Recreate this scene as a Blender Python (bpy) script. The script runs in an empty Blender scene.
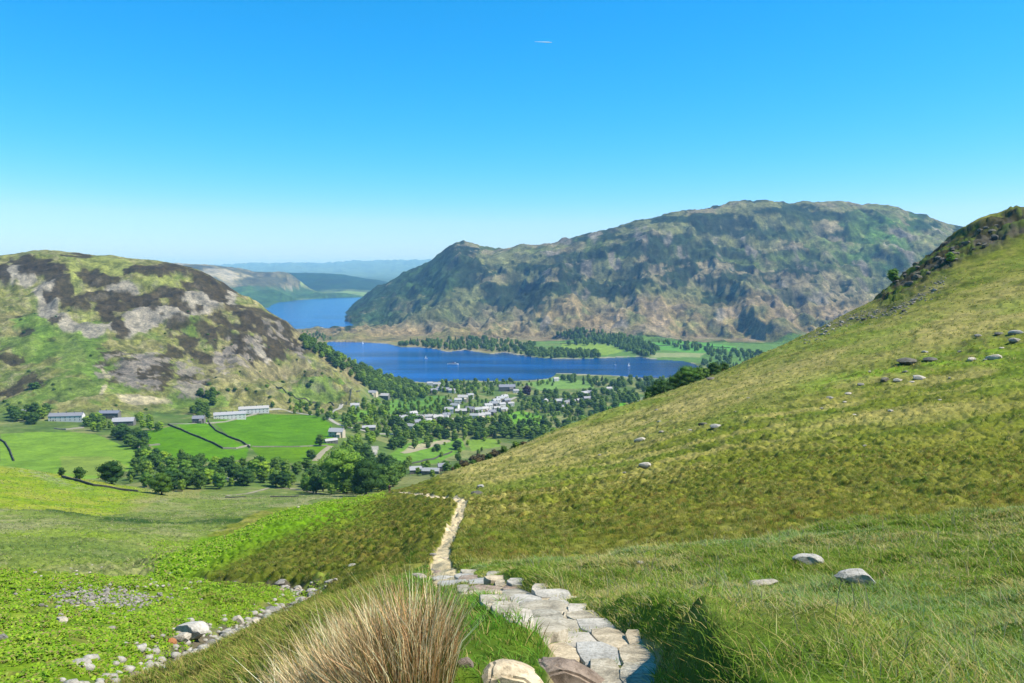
import bpy, bmesh, math, random
import numpy as np
R = math.radians
scene = bpy.context.scene
COL = scene.collection
rng = np.random.default_rng(7)
random.seed(11)
PI = math.pi

# ------------------------------------------------------------------ survey frame
CAM_Z = 230.0                 # metres above the lake
FOC = 768.0                   # focal length in photo pixels
PITCH = math.atan((341.5 - 268.0) / FOC)
_f = (math.cos(PITCH), -math.sin(PITCH)); _u = (math.sin(PITCH), math.cos(PITCH))

def ray(px, py):
    a = (px - 512.0) / FOC; b = (341.5 - py) / FOC
    return a, _f[0] + b * _u[0], _f[1] + b * _u[1]

def P(px, py, Y):
    dx, dy, dz = ray(px, py); t = Y / dy
    return (dx * t, Y, CAM_Z + dz * t)

def project(x, y, z):
    z = z - CAM_Z
    d = y * _f[0] + z * _f[1]; v = y * _u[0] + z * _u[1]
    d = np.where(d > 1e-3, d, 1e-3)
    return 512 + FOC * x / d, 341.5 - FOC * v / d

# ------------------------------------------------------------------ noise
def _hash(ix, iy, seed):
    h = (ix.astype(np.int64) * 374761393 + iy.astype(np.int64) * 668265263 + seed * 974634777) & 0xFFFFFFFF
    h = ((h ^ (h >> 13)) * 1274126177) & 0xFFFFFFFF
    h = h ^ (h >> 16)
    return (h & 0xFFFFFF).astype(np.float32) / np.float32(0xFFFFFF)

def vnoise(x, y, seed=0):
    x0 = np.floor(x); y0 = np.floor(y)
    fx = (x - x0).astype(np.float32); fy = (y - y0).astype(np.float32)
    fx = fx * fx * fx * (fx * (fx * 6 - 15) + 10); fy = fy * fy * fy * (fy * (fy * 6 - 15) + 10)
    a = _hash(x0, y0, seed); b = _hash(x0 + 1, y0, seed); c = _hash(x0, y0 + 1, seed); d = _hash(x0 + 1, y0 + 1, seed)
    return (a + (b - a) * fx) * (1 - fy) + (c + (d - c) * fx) * fy          # 0..1

def fbm(x, y, wl, octv=4, seed=0, gain=0.5):
    s = 0; amp = 1; tot = 0
    c, sn = math.cos(0.7), math.sin(0.7)
    x = np.asarray(x, dtype=np.float64) / wl; y = np.asarray(y, dtype=np.float64) / wl
    for o in range(octv):
        s = s + amp * (vnoise(x + 17.3 * o, y - 9.1 * o, seed + o) * 2 - 1); tot += amp
        amp *= gain; x, y = (x * c - y * sn) * 2.03, (x * sn + y * c) * 2.03
    return s / tot                                                          # -1..1

def ridged(x, y, wl, octv=4, seed=0):
    s = 0; amp = 1; tot = 0
    c, sn = math.cos(0.9), math.sin(0.9)
    x = np.asarray(x, dtype=np.float64) / wl; y = np.asarray(y, dtype=np.float64) / wl
    for o in range(octv):
        n = 1 - np.abs(vnoise(x + 7.3 * o, y + 3.1 * o, seed + o) * 2 - 1) * 1.6
        s = s + amp * n; tot += amp
        amp *= 0.5; x, y = (x * c - y * sn) * 2.1, (x * sn + y * c) * 2.1
    return s / tot

def sstep(a, b, x):
    t = np.clip((x - a) / (b - a + 1e-12), 0, 1); return t * t * (3 - 2 * t)

def inpoly(px, py, poly):
    px = np.asarray(px); py = np.asarray(py)
    ins = np.zeros(px.shape, bool); n = len(poly); j = n - 1
    for i in range(n):
        xi, yi = poly[i]; xj, yj = poly[j]
        c = ((yi > py) != (yj > py)) & (px < (xj - xi) * (py - yi) / ((yj - yi) if yj != yi else 1e-9) + xi)
        ins ^= c; j = i
    return ins

def seg_dist(x, y, pts, closed=False):
    d = np.full(np.shape(x), 1e9); tt = np.zeros(np.shape(x))
    acc = 0.0
    q = list(pts) + ([pts[0]] if closed else [])
    for (ax, ay), (bx, by) in zip(q[:-1], q[1:]):
        vx, vy = bx - ax, by - ay; L2 = vx * vx + vy * vy + 1e-12
        t = np.clip(((x - ax) * vx + (y - ay) * vy) / L2, 0, 1)
        dd = np.hypot(x - ax - t * vx, y - ay - t * vy)
        m = dd < d
        d = np.where(m, dd, d); tt = np.where(m, acc + t * math.sqrt(L2), tt)
        acc += math.sqrt(L2)
    return d, tt

# ------------------------------------------------------------------ surveyed heights: (bearing as photo column/row, distance ahead in m)
S = []
def pts(*a):
    S.extend(a)
# ---- the ground round the photographer
pts((600,683,5.2),(610,650,6.2),(575,625,7.5),(545,605,9),(500,590,11),(465,580,13.5),
    (448,572,24),(440,560,33),(446,545,43),(452,530,54),(458,515,70),(462,502,88),(455,498,100),(430,496,118),(400,493,143),(385,494,150))
# meadow right of the path
pts((1024,683,5.5),(1024,600,10),(1024,545,17),(1024,510,25),(1024,520,34),
    (850,683,5.5),(850,600,10),(850,548,18),(850,523,24),(850,535,31),
    (740,683,5.2),(700,655,5.9),(700,620,8),(700,580,14),(700,549,21),(700,558,28),
    (600,600,11),(590,580,14.5),(560,569,18),(560,570,24),(620,562,18),
    (1300,683,5.0),(1300,560,12),(1300,480,24),(1500,640,5),(1500,440,24))
# left of the path
pts((450,683,5),(430,625,8),(420,600,12),(350,683,5.5),(330,640,8),(350,600,14),(270,683,7),(280,640,11),(230,683,9),
    (345,602,21),(315,629,17.5),(276,661,14),(240,692,12),
    (400,590,22),(420,582,20),(100,700,17),(0,760,14),(-200,900,9),(0,1000,6),(200,900,4.5),(-400,1400,4))
# beck
pts((125,683,22),(160,665,25),(190,648,29),(240,624,35),(290,604,43),(312,594,50),(60,720,19),(-60,790,17))
# the bracken hump beyond the beck
pts((0,683,23),(0,640,28),(0,600,36),(0,571,48),(60,683,22),(60,640,27),(60,600,36),(60,576,46),(110,620,32),(120,582,44),(100,650,27),
    (170,610,37),(200,582,47),(240,590,46),(275,600,45),(160,640,30),(40,590,62),(100,595,62),(150,592,60),(200,592,58),(-150,640,28),(-150,560,48),(-150,585,65))
# middle slopes left
pts((0,562,85),(0,548,110),(0,530,150),(0,515,200),(100,562,90),(100,545,125),(100,525,180),(110,510,240),(150,560,100),(150,530,165),
    (160,505,260),(200,530,180),(190,512,250),(240,510,240),(280,503,280),(310,498,310),(-150,550,100),(-150,510,190))
# bracken spur crest, its near face and far side
pts((150,580,70),(190,556,88),(230,536,105),(265,518,122),(300,509,134),(340,500,142),(370,497,150),
    (200,585,60),(250,587,56),(300,588,54),(250,560,78),(300,560,72),(300,535,98),(350,540,82),(350,515,115),(400,520,95),(400,560,50),
    (350,580,42),(380,575,36),(420,540,52),(330,520,110),(430,510,92),(420,555,40),
    (190,565,120),(230,548,140),(270,530,160),(310,518,180),(350,510,200),(380,515,200))
# yellow slope far left
pts((0,466,330),(50,473,330),(100,482,318),(150,493,300),(190,502,280),(0,495,235),(60,498,255),(100,500,265),(0,480,280),(60,485,285),
    (0,486,400),(60,494,400),(100,497,385),(-150,445,330),(-150,490,240),(-150,470,410))
# right hillside skyline and the fall behind it
sky = [(1024,207,330),(985,216,330),(960,230,325),(940,248,318),(915,270,308),(890,291,300),(850,312,292),(800,337,282),(750,359,272),
       (700,381,263),(650,398,256),(600,413,248),(550,433,240),(500,456,225),(460,470,205),(430,479,188),(400,489,165)]
S.extend(sky)
for (a, b, c) in sky:
    S.append((a, b + 34, c * 1.32))
pts((400,505,210),(1100,178,345),(1200,140,360),(1400,60,360),(1840,-60,330),(1100,230,450),(1400,150,480),(1840,100,430),(1840,400,100),(1840,640,20))
pts((1024,470,60),(1024,420,95),(1024,380,130),(1024,340,170),(1024,300,215),(1024,250,275),
    (930,505,45),(930,440,90),(930,380,150),(930,330,210),(930,290,265),
    (850,508,42),(850,450,85),(850,400,145),(850,350,215),(850,325,262),
    (760,520,40),(760,460,88),(760,410,150),(760,375,225),
    (700,530,38),(700,480,78),(700,430,140),(700,400,205),
    (620,545,38),(620,500,75),(620,455,140),(620,425,210),
    (560,555,36),(560,510,70),(560,470,130),(560,443,200),
    (500,560,34),(500,520,64),(500,490,110),(500,467,180),(480,480,130),(450,485,145),
    (1200,440,70),(1200,330,140),(1200,220,250),(1400,400,70),(1400,220,220))
# ---- valley floor
pts((0,462,560),(-150,455,560),(80,452,610),(60,474,500),(0,480,480),(150,442,660),(0,432,690),(100,427,740),(160,478,470),(160,487,440),(110,488,450),
    (250,490,430),(200,494,400),(320,494,400),(340,484,480),(380,474,540),(400,484,430),(300,470,520),(250,470,530),
    (225,442,670),(300,432,770),(240,417,870),(330,442,690),(200,418,840),(170,430,720),(330,415,880),
    (380,456,660),(370,445,720),(400,440,800),(430,427,930),(470,420,1010),(400,420,930),(380,410,1000),(430,400,1160),(460,398,1200),
    (490,408,1200),(520,395,1340),(560,402,1270),(600,403,1230),(640,412,1150),(600,425,1080),(560,425,1060),(500,442,880),(440,460,720),(480,458,790),
    (440,476,480),(470,470,500),(520,450,700),(560,440,850),(640,395,1340),(680,392,1360),(500,385,1520),(440,385,1480),(560,384,1520),(600,381,1545),(540,383,1530),(640,380,1560),
    (760,382,1500),(800,380,1550),(900,380,1500),(1024,380,1500),(1024,420,900),(900,430,900),(700,440,800),(1200,400,1200),(700,378,1590),(720,370,1720))
# ---- the crag hill on the left
dsky = [(0,256,1350),(40,253,1350),(60,252.5,1350),(100,257,1350),(150,262,1350),(190,268,1345),(215,281,1330),(235,297,1310),(255,303,1290),
        (275,318,1275),(300,336,1250),(320,352,1240),(345,371,1215),(358,384,1190)]
S.extend(dsky)
for (a, b, c) in dsky[:-4]:
    S.append((a, b + max(14, (345 - b) * 0.32), c * 1.25))
pts((-200,240,1350),(-450,200,1350),(-200,290,1700),(-450,280,1700),(-800,180,1300),(-800,400,700),(-450,400,850),(-450,440,600),(-200,300,1130),(-200,400,850),(-200,425,700),
    (0,300,1150),(0,350,980),(0,385,890),(0,412,810),(60,290,1190),(60,330,1050),(60,375,900),(60,402,840),(110,300,1170),(110,345,1020),(110,390,890),(110,410,830),
    (160,300,1190),(160,340,1070),(160,385,930),(160,410,870),(205,300,1230),(205,345,1090),(205,380,990),(205,405,905),(245,330,1180),(245,365,1070),(245,396,960),
    (285,350,1180),(285,380,1080),(285,403,980),(325,375,1130),(325,398,1030),(350,392,1120),(360,400,1060))
# wooded spur falling to the lake
pts((305,345,1420),(330,352,1450),(360,367,1460),(390,379,1470),(420,389,1450),(400,400,1270),(375,398,1200),(430,392,1330),
    (300,372,1750),(340,366,1850),(380,373,1760),(320,372,1650),(355,372,1680),(395,376,1680),(415,384,1600),(300,350,2300),(320,346,2400))
# ---- beyond the lake: the big fell
fsky = [(347,313,3980),(360,302,4050),(372,292,4080),(385,284,4080),(400,276,4050),(415,268,3980),(430,262,3900),(440,254,3800),(450,246,3740),(460,240.5,3700),(469,243,3700),
        (480,249,3680),(500,252,3620),(520,250,3560),(545,247,3520),(570,239,3460),(590,235,3430),(600,234,3420),(620,231,3400),(640,227,3390),(670,222,3380),(700,217,3370),
        (740,208,3400),(760,203,3450),(775,201.5,3500),(800,204,3520),(825,205,3520),(850,207.5,3520),(870,211,3520),(885,209,3520),(900,213,3530),(925,218,3560),(945,224,3600),(1000,240,3650),(1100,262,3700)]
S.extend(fsky)
for (a, b, c) in fsky:
    S.append((a, min(b + 45, 315), c * 1.3))
pts((352,326,2990),(365,328,2900),(350,318,3700),(365,312,3600),(385,300,3700),(400,290,3750),(420,280,3650),(440,268,3550),(460,262,3450),(480,262,3450),
    (395,316,3150),(420,306,3200),(440,292,3250),(470,285,3150),(500,275,3250),(500,300,2900),(470,305,2950),(430,318,2900),(400,326,2850),
    (330,330,2780),(345,333,2700),(330,341,2420),(380,338,2520),(430,335,2620),(470,328,2600),(450,343,2340),(500,344,2290),(500,325,2600),
    (550,342,2340),(550,325,2600),(550,300,2850),(550,275,3120),(600,350,2150),(600,340,2360),(600,330,2560),(600,312,2740),(600,285,2980),(600,260,3180),
    (650,355,2050),(650,345,2260),(650,325,2580),(650,300,2790),(650,270,3050),(650,245,3230),
    (700,359,1980),(700,345,2260),(700,330,2480),(700,305,2720),(700,275,2960),(700,240,3230),
    (750,360,1970),(750,345,2260),(750,320,2560),(750,290,2800),(750,255,3060),(750,225,3280),
    (820,345,2260),(820,320,2560),(820,290,2800),(820,255,3060),(820,225,3330),(900,345,2260),(900,310,2640),(900,275,2940),(900,240,3280),
    (1000,345,2260),(1000,300,2800),(1100,340,2300),(1100,300,2800),(1300,345,2260),(1300,290,3300),(1700,330,2500),(1700,280,3600))
# ---- head of the lake and the far country
pts((275,302.5,5200),(290,299.5,5800),(330,296.5,6300),(370,296,6350),(275,299,5500),(240,296,5400),(200,290,5200),(150,285,5200),
    (170,262.5,6000),(200,263.5,6000),(220,265.5,6000),(240,270,6000),(256,274,6000),(275,277,6000),(290,282,6000),(303,287,6000),(318,291,6050),(335,294.5,6300),(256,291,5500),(275,295,5600),(290,296,5800),(303,296,6000),(275,287,5800),(290,290,5950),(290,290,6900),(310,291,6900),(256,282,6900),
    (200,280,5400),(240,286,5400),(275,291,5450),(100,262,6000),(0,262,6000),(170,280,7200),(240,284,7200),
    (255,274.5,8200),(275,273,8300),(300,272.5,8300),(330,274,8200),(350,277,8100),(365,280,8000),(385,284,7800),(410,290,7600),
    (300,287,7300),(340,287,7200),(380,291,7100),(340,292,6700),
    (255,283,9500),(330,283,9500),(385,284,9500),
    (370,280,11000),(400,279,11500),(420,279,11500),(340,279,11500),(400,276,14000),(330,276,14000),(260,275,14000),
    (200,266,24000),(240,263.5,25000),(280,263,25000),(320,263,25000),(350,261,25000),(380,260.5,25000),(410,259.5,25000),(440,260,25000),(600,262,25000),(900,264,25000),(1100,262,25000),(0,263,25000),
    (300,270,19000),(400,269,19000),(600,270,19000),(1000,272,12000),(600,272,12000),(-300,263,25000),(-300,272,12000),
    (-300,268.4,44000),(0,268.4,44000),(300,268.4,44000),(600,268.4,44000),(900,268.4,44000),(1300,268.4,44000),(1300,272,12000))
SP = np.array([P(*a) for a in S])
_r = np.hypot(SP[:, 0], SP[:, 1])
S_u = np.arctan2(SP[:, 0], SP[:, 1]); S_v = np.log(_r); S_s = (SP[:, 2] - CAM_Z) / _r
near = []
for th in (-60, -35, -15, 0, 15, 35, 60):                   # level stance of the photographer
    for rr, zz in ((0.3, -1.62), (0.8, -1.66), (1.6, -1.78), (3.0, -2.15 - 0.006 * (35 - th) * 0.5)):
        near.append((R(th), math.log(rr), zz / rr))
near = np.array(near)
S_u = np.r_[S_u, near[:, 0]]; S_v = np.r_[S_v, near[:, 1]]; S_s = np.r_[S_s, near[:, 2]]
UK = 1.6                                                    # bearings count a little more than distance
EPS = 0.035
def _phi(du, dv):
    return np.sqrt((du * UK) ** 2 + dv ** 2 + EPS ** 2)
_A = _phi(S_u[:, None] - S_u[None], S_v[:, None] - S_v[None])
_n = len(S_u)
_A = _A + np.eye(_n) * -2e-4
_M = np.zeros((_n + 3, _n + 3)); _M[:_n, :_n] = _A
_M[:_n, _n] = 1; _M[:_n, _n + 1] = S_u; _M[:_n, _n + 2] = S_v; _M[_n:, :_n] = _M[:_n, _n:].T
_W = np.linalg.solve(_M, np.r_[S_s, 0, 0, 0])

def base_s(u, v):
    out = np.empty(u.shape, np.float64); uf = u.ravel(); vf = v.ravel(); o = out.ravel()
    for a in range(0, uf.size, 20000):
        b = slice(a, a + 20000)
        o[b] = _phi(uf[b, None] - S_u[None], vf[b, None] - S_v[None]) @ _W[:_n] + _W[_n] + _W[_n + 1] * uf[b] + _W[_n + 2] * vf[b]
    return o.reshape(u.shape)

# ------------------------------------------------------------------ the grid of the one ground sheet
def _geo(a, b, k):
    n = int(math.log(b / a) / k); return list(np.geomspace(a, b, n, endpoint=False))
rows = np.array([0.05, 0.15] + list(np.arange(0.3, 4.4, 0.1)) + _geo(4.4, 30, .007) + _geo(30, 110, .0038) + _geo(110, 460, .0055) + _geo(460, 900, .0045) +
                _geo(900, 1650, .0038) + _geo(1650, 2250, .006) + _geo(2250, 4200, .0028) + _geo(4200, 9000, .008) + _geo(9000, 46000, .03) + [46000.0])
fine = np.linspace(R(-37), R(37), 930)
side = np.linspace(R(37), R(60), 24)[1:]
back = np.linspace(R(60), R(300), 40)[1:-1]
ths = np.r_[-side[::-1], fine, side, back]                  # back runs round behind the camera
NT, NR = len(ths), len(rows); NF = len(side) * 2 + len(fine)
vr = np.log(rows)
# RBF on every 2nd bearing / 2nd row, then bilinear
def _eval(thf):
    ci = np.linspace(thf[0], thf[-1], 0)
    U, V = np.meshgrid(thf, vr, indexing='xy'); return base_s(U, V)
front = ths[:NF]
_sub = np.unique(np.r_[np.arange(0, NR, 3), NR - 1])
_subc = np.unique(np.r_[np.arange(0, NF, 2), NF - 1])
Uc, Vc = np.meshgrid(front[_subc], vr[_sub])
sc_ = base_s(Uc, Vc)
_t = np.empty((len(_sub), NF))
for i in range(len(_sub)): _t[i] = np.interp(front, front[_subc], sc_[i])
Sg = np.empty((NR, NT))
for j in range(NF): Sg[:, j] = np.interp(vr, vr[_sub], _t[:, j])
for k, a in enumerate(back):
    t = (a - back[0] + 0.1) / (back[-1] - back[0] + 0.2); t = t * t * (3 - 2 * t)
    Sg[:, NF + k] = Sg[:, NF - 1] * (1 - t) + Sg[:, 0] * t
TH, RR = np.meshgrid(ths, rows)
X = RR * np.sin(TH); Y = RR * np.cos(TH); Z = CAM_Z + Sg * RR
PX0, PY0 = project(X, Y, Z)

# ------------------------------------------------------------------ the two reaches of the lake, outlined at water level
def at_level(px, py, z=0.0):
    dx, dy, dz = ray(px, py); t = (z - CAM_Z) / dz
    return (dx * t, dy * t)
lake_low = [at_level(*p) for p in [(334,341.5),(360,342.5),(384,344),(402,347),(420,347.5),(436,349),(448,352),(462,350.5),(478,352.5),(492,354.5),(503,352.5),(514,354.5),(540,358),(560,359.5),(585,359),
     (602,358.5),(620,357.5),(640,357),(652,359.5),(668,360.5),(684,361.5),(694,364),(699,368),(694,373),(684,377),(668,377.8),(650,378.5),(620,376),(596,375),(570,373.5),(556,373.5),(549,378.5),(535,380),
     (515,380.8),(500,381),(485,381.5),(470,380.5),(455,381.5),(440,381.8),(425,383),(405,382),(385,380),(362,374),(340,364),(318,352),(312,345)]]
lake_up = [at_level(*p) for p in [(262,329),(262,312),(272,304.5),(284,301.5),(300,300),(318,298.8),(340,297.6),(372,297.2),(420,297),(420,300),(374,299.5),(364,303.5),(355,308),(346,312.5),(345,316),(347,320),
     (353,325),(350,327.5),(340,328.5),(320,328.5),(300,329)]]
_nx = fbm(X, Y, 90, 3, 31) * np.clip(RR * .004, 0, 12)
_far = RR > 1200
inlake = np.zeros(X.shape, bool)
inlake[_far] = inpoly((X + _nx)[_far], (Y + _nx * 1.5)[_far], lake_low) | inpoly((X + _nx)[_far], (Y + _nx * 3)[_far], lake_up)

# ------------------------------------------------------------------ relief added to the surveyed heights
def world_line(ptlist):
    return [P(*a)[:2] for a in ptlist]
path_px = [(612,720,4.2),(602,683,5.2),(606,650,6.2),(575,625,7.5),(545,605,9),(500,590,11),(465,580,13.5),(450,574,20),(441,562,31),(443,548,41),(452,530,54),(458,515,70),(463,502,88)]
path_far_px = [(463,502,88),(457,498,100),(430,496.5,118),(404,494,141),(385,494,152)]
path_w = world_line(path_px); path_far_w = world_line(path_far_px)
beck_w = world_line([(-60,790,17),(60,720,19),(125,683,22),(160,665,25),(190,648,29),(240,624,35),(290,604,43),(312,594,50),(300,588,56),(240,586,62),(190,584,66),(150,582,72),(120,570,95)])

near_m = RR < 480
def cl(name): pass
amp_n = sstep(1.2, 6, RR) * (1 - sstep(420, 560, RR))
tb = np.zeros_like(Z)
m = RR < 60
tb[m] += ((1 - np.abs(fbm(X[m], Y[m], 1.35, 2, 3)) * 2) * 0.17 + fbm(X[m], Y[m], 1.9, 3, 4) * 0.14 + fbm(X[m], Y[m], .45, 2, 5) * 0.05) * amp_n[m] * (1 - sstep(30, 55, RR[m]) * .3)
m = (RR > 14) & (RR < 300)
_b = np.abs(fbm(X[m], Y[m], 1.25, 3, 9, .55)) * 2 - .5
tb[m] += (_b * 0.44 * (1 - .45 * sstep(120, 230, RR[m])) + fbm(X[m], Y[m], 3.4, 2, 12) * 0.16) * sstep(18, 75, RR[m]) * (1 - sstep(230, 300, RR[m]) * .5)
m = (RR > 90) & (RR < 560)
tb[m] += (fbm(X[m], Y[m], 5.5, 3, 15) * 0.45) * sstep(90, 170, RR[m]) * amp_n[m]
m = (RR > 130) & (RR < 460)
# crag on the skyline of the right hillside
_cd, _ct = seg_dist(PX0[m], PY0[m], [(888, 291), (905, 279), (925, 266), (948, 252), (975, 240), (1000, 230), (1018, 222)])
crag = sstep(22, 8, _cd) * (RR[m] > 180)
tb[m] += crag * (np.floor(ridged(X[m], Y[m], 14, 4, 21) * 5) / 5 * 4.0 + ridged(X[m], Y[m], 4, 3, 23) * 1.6 - 2.0)
crag_full = np.zeros_like(Z); crag_full[m] = crag
# valley floor: gentle
m = (RR > 450) & (RR < 2600) & (PY0 > 335)
tb[m] += fbm(X[m], Y[m], 70, 3, 41) * 1.4
# left crag hill
dm = (RR > 780) & (RR < 1750) & (PX0 < 372) & (PY0 < 416)
dw = np.zeros_like(Z); dw[dm] = sstep(416, 398, PY0[dm]) * sstep(372, 345, PX0[dm]) * sstep(780, 860, RR[dm])
m = dw > 0
_rock = np.clip(sstep(-.15, .45, fbm(X[m], Y[m], 190, 3, 55)) + .15, 0, 1)
_rg = ridged(X[m], Y[m], 85, 5, 51); _rg -= _rg.mean()
tb[m] += dw[m] * (_rg * (19 + 20 * sstep(180, 240, PX0[m])) * (.35 + .65 * _rock) + fbm(X[m], Y[m], 16, 3, 57) * 2.6) * (.5 + .5 * sstep(1, 14, PY0[m] - np.interp(PX0[m], [q[0] for q in dsky], [q[1] for q in dsky])))
# the big fell: crags, gullies running down its face
fw = np.zeros_like(Z)
fm = (RR > 2250) & (RR < 5200) & (PX0 > 285)
fw[fm] = sstep(346, 326, PY0[fm]) * sstep(2300, 2500, RR[fm]) * sstep(285, 345, PX0[fm])
m = fw > 0
_r1 = ridged(X[m], Y[m] * .55, 330, 5, 61); _r2 = ridged(X[m], Y[m], 110, 4, 66); _r1 -= _r1.mean(); _r2 -= _r2.mean(); _sk = sstep(2, 26, PY0[m] - np.interp(PX0[m], [q[0] for q in fsky], [q[1] for q in fsky]))
tb[m] += fw[m] * (_r1 * 92 * (.30 + .70 * _sk) + _r2 * 42 * (.5 + .5 * _sk) + fbm(X[m], Y[m], 30, 2, 68) * 4)
m = RR > 4300
tb[m] += np.where(PY0[m] > 296, 0, 1) * (ridged(X[m], Y[m], 420, 4, 71) - .45) * np.clip((RR[m] - 4300) / 1000, 0, 1) * np.clip(Z[m] / 60, 0, 1) * 26 * (1 + 3 * sstep(12000, 24000, RR[m]))
m = (RR > 45) & (RR < 340) & (PX0 > 430)                       # little terraces worn along the contours
_tr = np.mod(Z[m] / 1.5 + fbm(X[m], Y[m], 14, 2, 81) * 1.2, 1.0)
tb[m] += (sstep(0, .25, _tr) * (1 - _tr) * 1.3 - .4) * .32 * sstep(45, 80, RR[m]) * sstep(-.3, .3, fbm(X[m], Y[m], 22, 2, 82))
terr = np.zeros_like(Z); terr[m] = (1 - sstep(0, .18, np.abs(_tr - .12))) * sstep(-.3, .3, fbm(X[m], Y[m], 22, 2, 82))
# keep the two skylines where they were surveyed
Z = Z + tb
# path is worn in, a bank stands right of it, beck is cut in
m = RR < 170
dpath, tpath = seg_dist(X[m], Y[m], path_w)
d2, t2 = seg_dist(X[m], Y[m], path_far_w)
_wp = dpath / .6; _fl = np.ones(_wp.shape); _fl = 1 - .85 * (1 - sstep(.9, 1.6, dpath / np.interp(tpath, [0, 2, 7, 13, 30], [.4, .45, .6, .6, .45]))) * (tpath < 16)
Z[m] -= tb[m] * (1 - _fl)
hw = np.interp(tpath, [0, 1, 2, 4, 7, 10, 13, 30, 60, 90], [.30, .34, .42, .5, .58, .6, .52, .40, .5, .6])
Dpath = np.full(Z.shape, 99.0); Dpath[m] = np.minimum(dpath / hw, d2 / .55)
Z[m] -= (1 - sstep(.85, 1.25, Dpath[m])) * np.interp(tpath, [0, 12, 40], [.12, .12, .22])
cx = np.interp(Y[m], [p[1] for p in path_w], [p[0] for p in path_w])
right = (X[m] - cx)
_hb = np.interp(Y[m], [4.2, 5.2, 6.2, 8, 11, 13.5], [.30, .34, .42, .5, .58, .55])
bank = sstep(0.04, .40, right - _hb) * (1 - sstep(1.2, 5.5, right)) * np.interp(Y[m], [2, 4, 5.4, 6.1, 7, 9, 12, 16], [.2, .42, .42, .26, .12, .07, .04, 0.0]) * (Y[m] > 1)
Z[m] += bank
db, tbk = seg_dist(X[m], Y[m], beck_w)
Dbeck = np.full(Z.shape, 99.0); Dbeck[m] = db
Z[m] -= (1 - sstep(.5, 2.4, db)) * .7
Z = np.where(Z > 560, 560 + 50 * np.tanh((Z - 560) / 120), Z)
Z = np.where(inlake, -4.0, np.maximum(Z, np.where(RR > 1200, 0.9, -50)))
PX, PY = project(X, Y, Z)

# ------------------------------------------------------------------ sampling the ground
_ext = np.r_[ths[:NF]]
def ground(x, y):
    th = math.atan2(x, y); r = max(math.hypot(x, y), .06)
    j = np.searchsorted(_ext, th) - 1; j = min(max(j, 0), NF - 2)
    i = np.searchsorted(rows, r) - 1; i = min(max(i, 0), NR - 2)
    fj = min(max((th - _ext[j]) / (_ext[j + 1] - _ext[j]), 0), 1); fi = (r - rows[i]) / (rows[i + 1] - rows[i])
    return float((Z[i, j] * (1 - fj) + Z[i, j + 1] * fj) * (1 - fi) + (Z[i + 1, j] * (1 - fj) + Z[i + 1, j + 1] * fj) * fi)
def ground_arr(x, y):
    th = np.arctan2(x, y); r = np.maximum(np.hypot(x, y), .06)
    j = np.clip(np.searchsorted(_ext, th) - 1, 0, NF - 2); i = np.clip(np.searchsorted(rows, r) - 1, 0, NR - 2)
    fj = np.clip((th - _ext[j]) / (_ext[j + 1] - _ext[j]), 0, 1); fi = (r - rows[i]) / (rows[i + 1] - rows[i])
    return (Z[i, j] * (1 - fj) + Z[i, j + 1] * fj) * (1 - fi) + (Z[i + 1, j] * (1 - fj) + Z[i + 1, j + 1] * fj) * fi
def hit(px, py, rmin=1.0, rmax=9000):
    """where the line of sight through a photo point first meets the ground"""
    dx, dy, dz = ray(px, py); h = math.hypot(dx, dy); th = math.atan2(dx, dy); sl = dz / h
    j = min(max(np.searchsorted(_ext, th) - 1, 0), NF - 2); fj = (th - _ext[j]) / (_ext[j + 1] - _ext[j])
    zc = Z[:, j] * (1 - fj) + Z[:, j + 1] * fj
    g = zc - (CAM_Z + sl * rows)
    ok = np.where((g >= 0) & (rows > rmin) & (rows < rmax))[0]
    if len(ok) == 0: return None
    i = ok[0]; r = rows[i]
    if i > 0 and g[i - 1] < 0:
        r = rows[i - 1] + (rows[i] - rows[i - 1]) * (-g[i - 1]) / (g[i] - g[i - 1])
    x, y = r * math.sin(th), r * math.cos(th)
    return (x, y, ground(x, y))
# ------------------------------------------------------------------ materials
def srgb(r, g, b):
    f = lambda c: (c / 255) / 12.92 if c / 255 <= .04045 else ((c / 255 + .055) / 1.055) ** 2.4
    return np.array([f(r), f(g), f(b)], np.float32)
AK = 0.50                                            # photo colour -> base colour
def alb(r, g, b, k=1.0):
    return srgb(r, g, b) * AK * k

def new_mat(name):
    m = bpy.data.materials.new(name); m.use_nodes = True
    nt = m.node_tree; nt.nodes.clear()
    out = nt.nodes.new('ShaderNodeOutputMaterial'); b = nt.nodes.new('ShaderNodeBsdfPrincipled')
    nt.links.new(b.outputs[0], out.inputs[0])
    b.inputs['Roughness'].default_value = .9; b.inputs['Specular IOR Level'].default_value = .15
    return m, nt, b

def N(nt, t, **kw):
    n = nt.nodes.new(t)
    for k, v in kw.items():
        if k in n.inputs.keys(): n.inputs[k].default_value = v
        else: setattr(n, k, v)
    return n

def mul_col(nt, a, b):
    mx = nt.nodes.new('ShaderNodeMix'); mx.data_type = 'RGBA'; mx.blend_type = 'MULTIPLY'; mx.inputs[0].default_value = 1
    nt.links.new(a, mx.inputs[6]); nt.links.new(b, mx.inputs[7]); return mx.outputs[2]

def ramp(nt, fac, stops):
    r = nt.nodes.new('ShaderNodeValToRGB'); e = r.color_ramp.elements
    while len(e) < len(stops): e.new(.5)
    for el, (p, c) in zip(e, stops):
        el.position = p; el.color = (*c, 1) if len(c) == 3 else c
    nt.links.new(fac, r.inputs[0]); return r.outputs[0]

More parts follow.
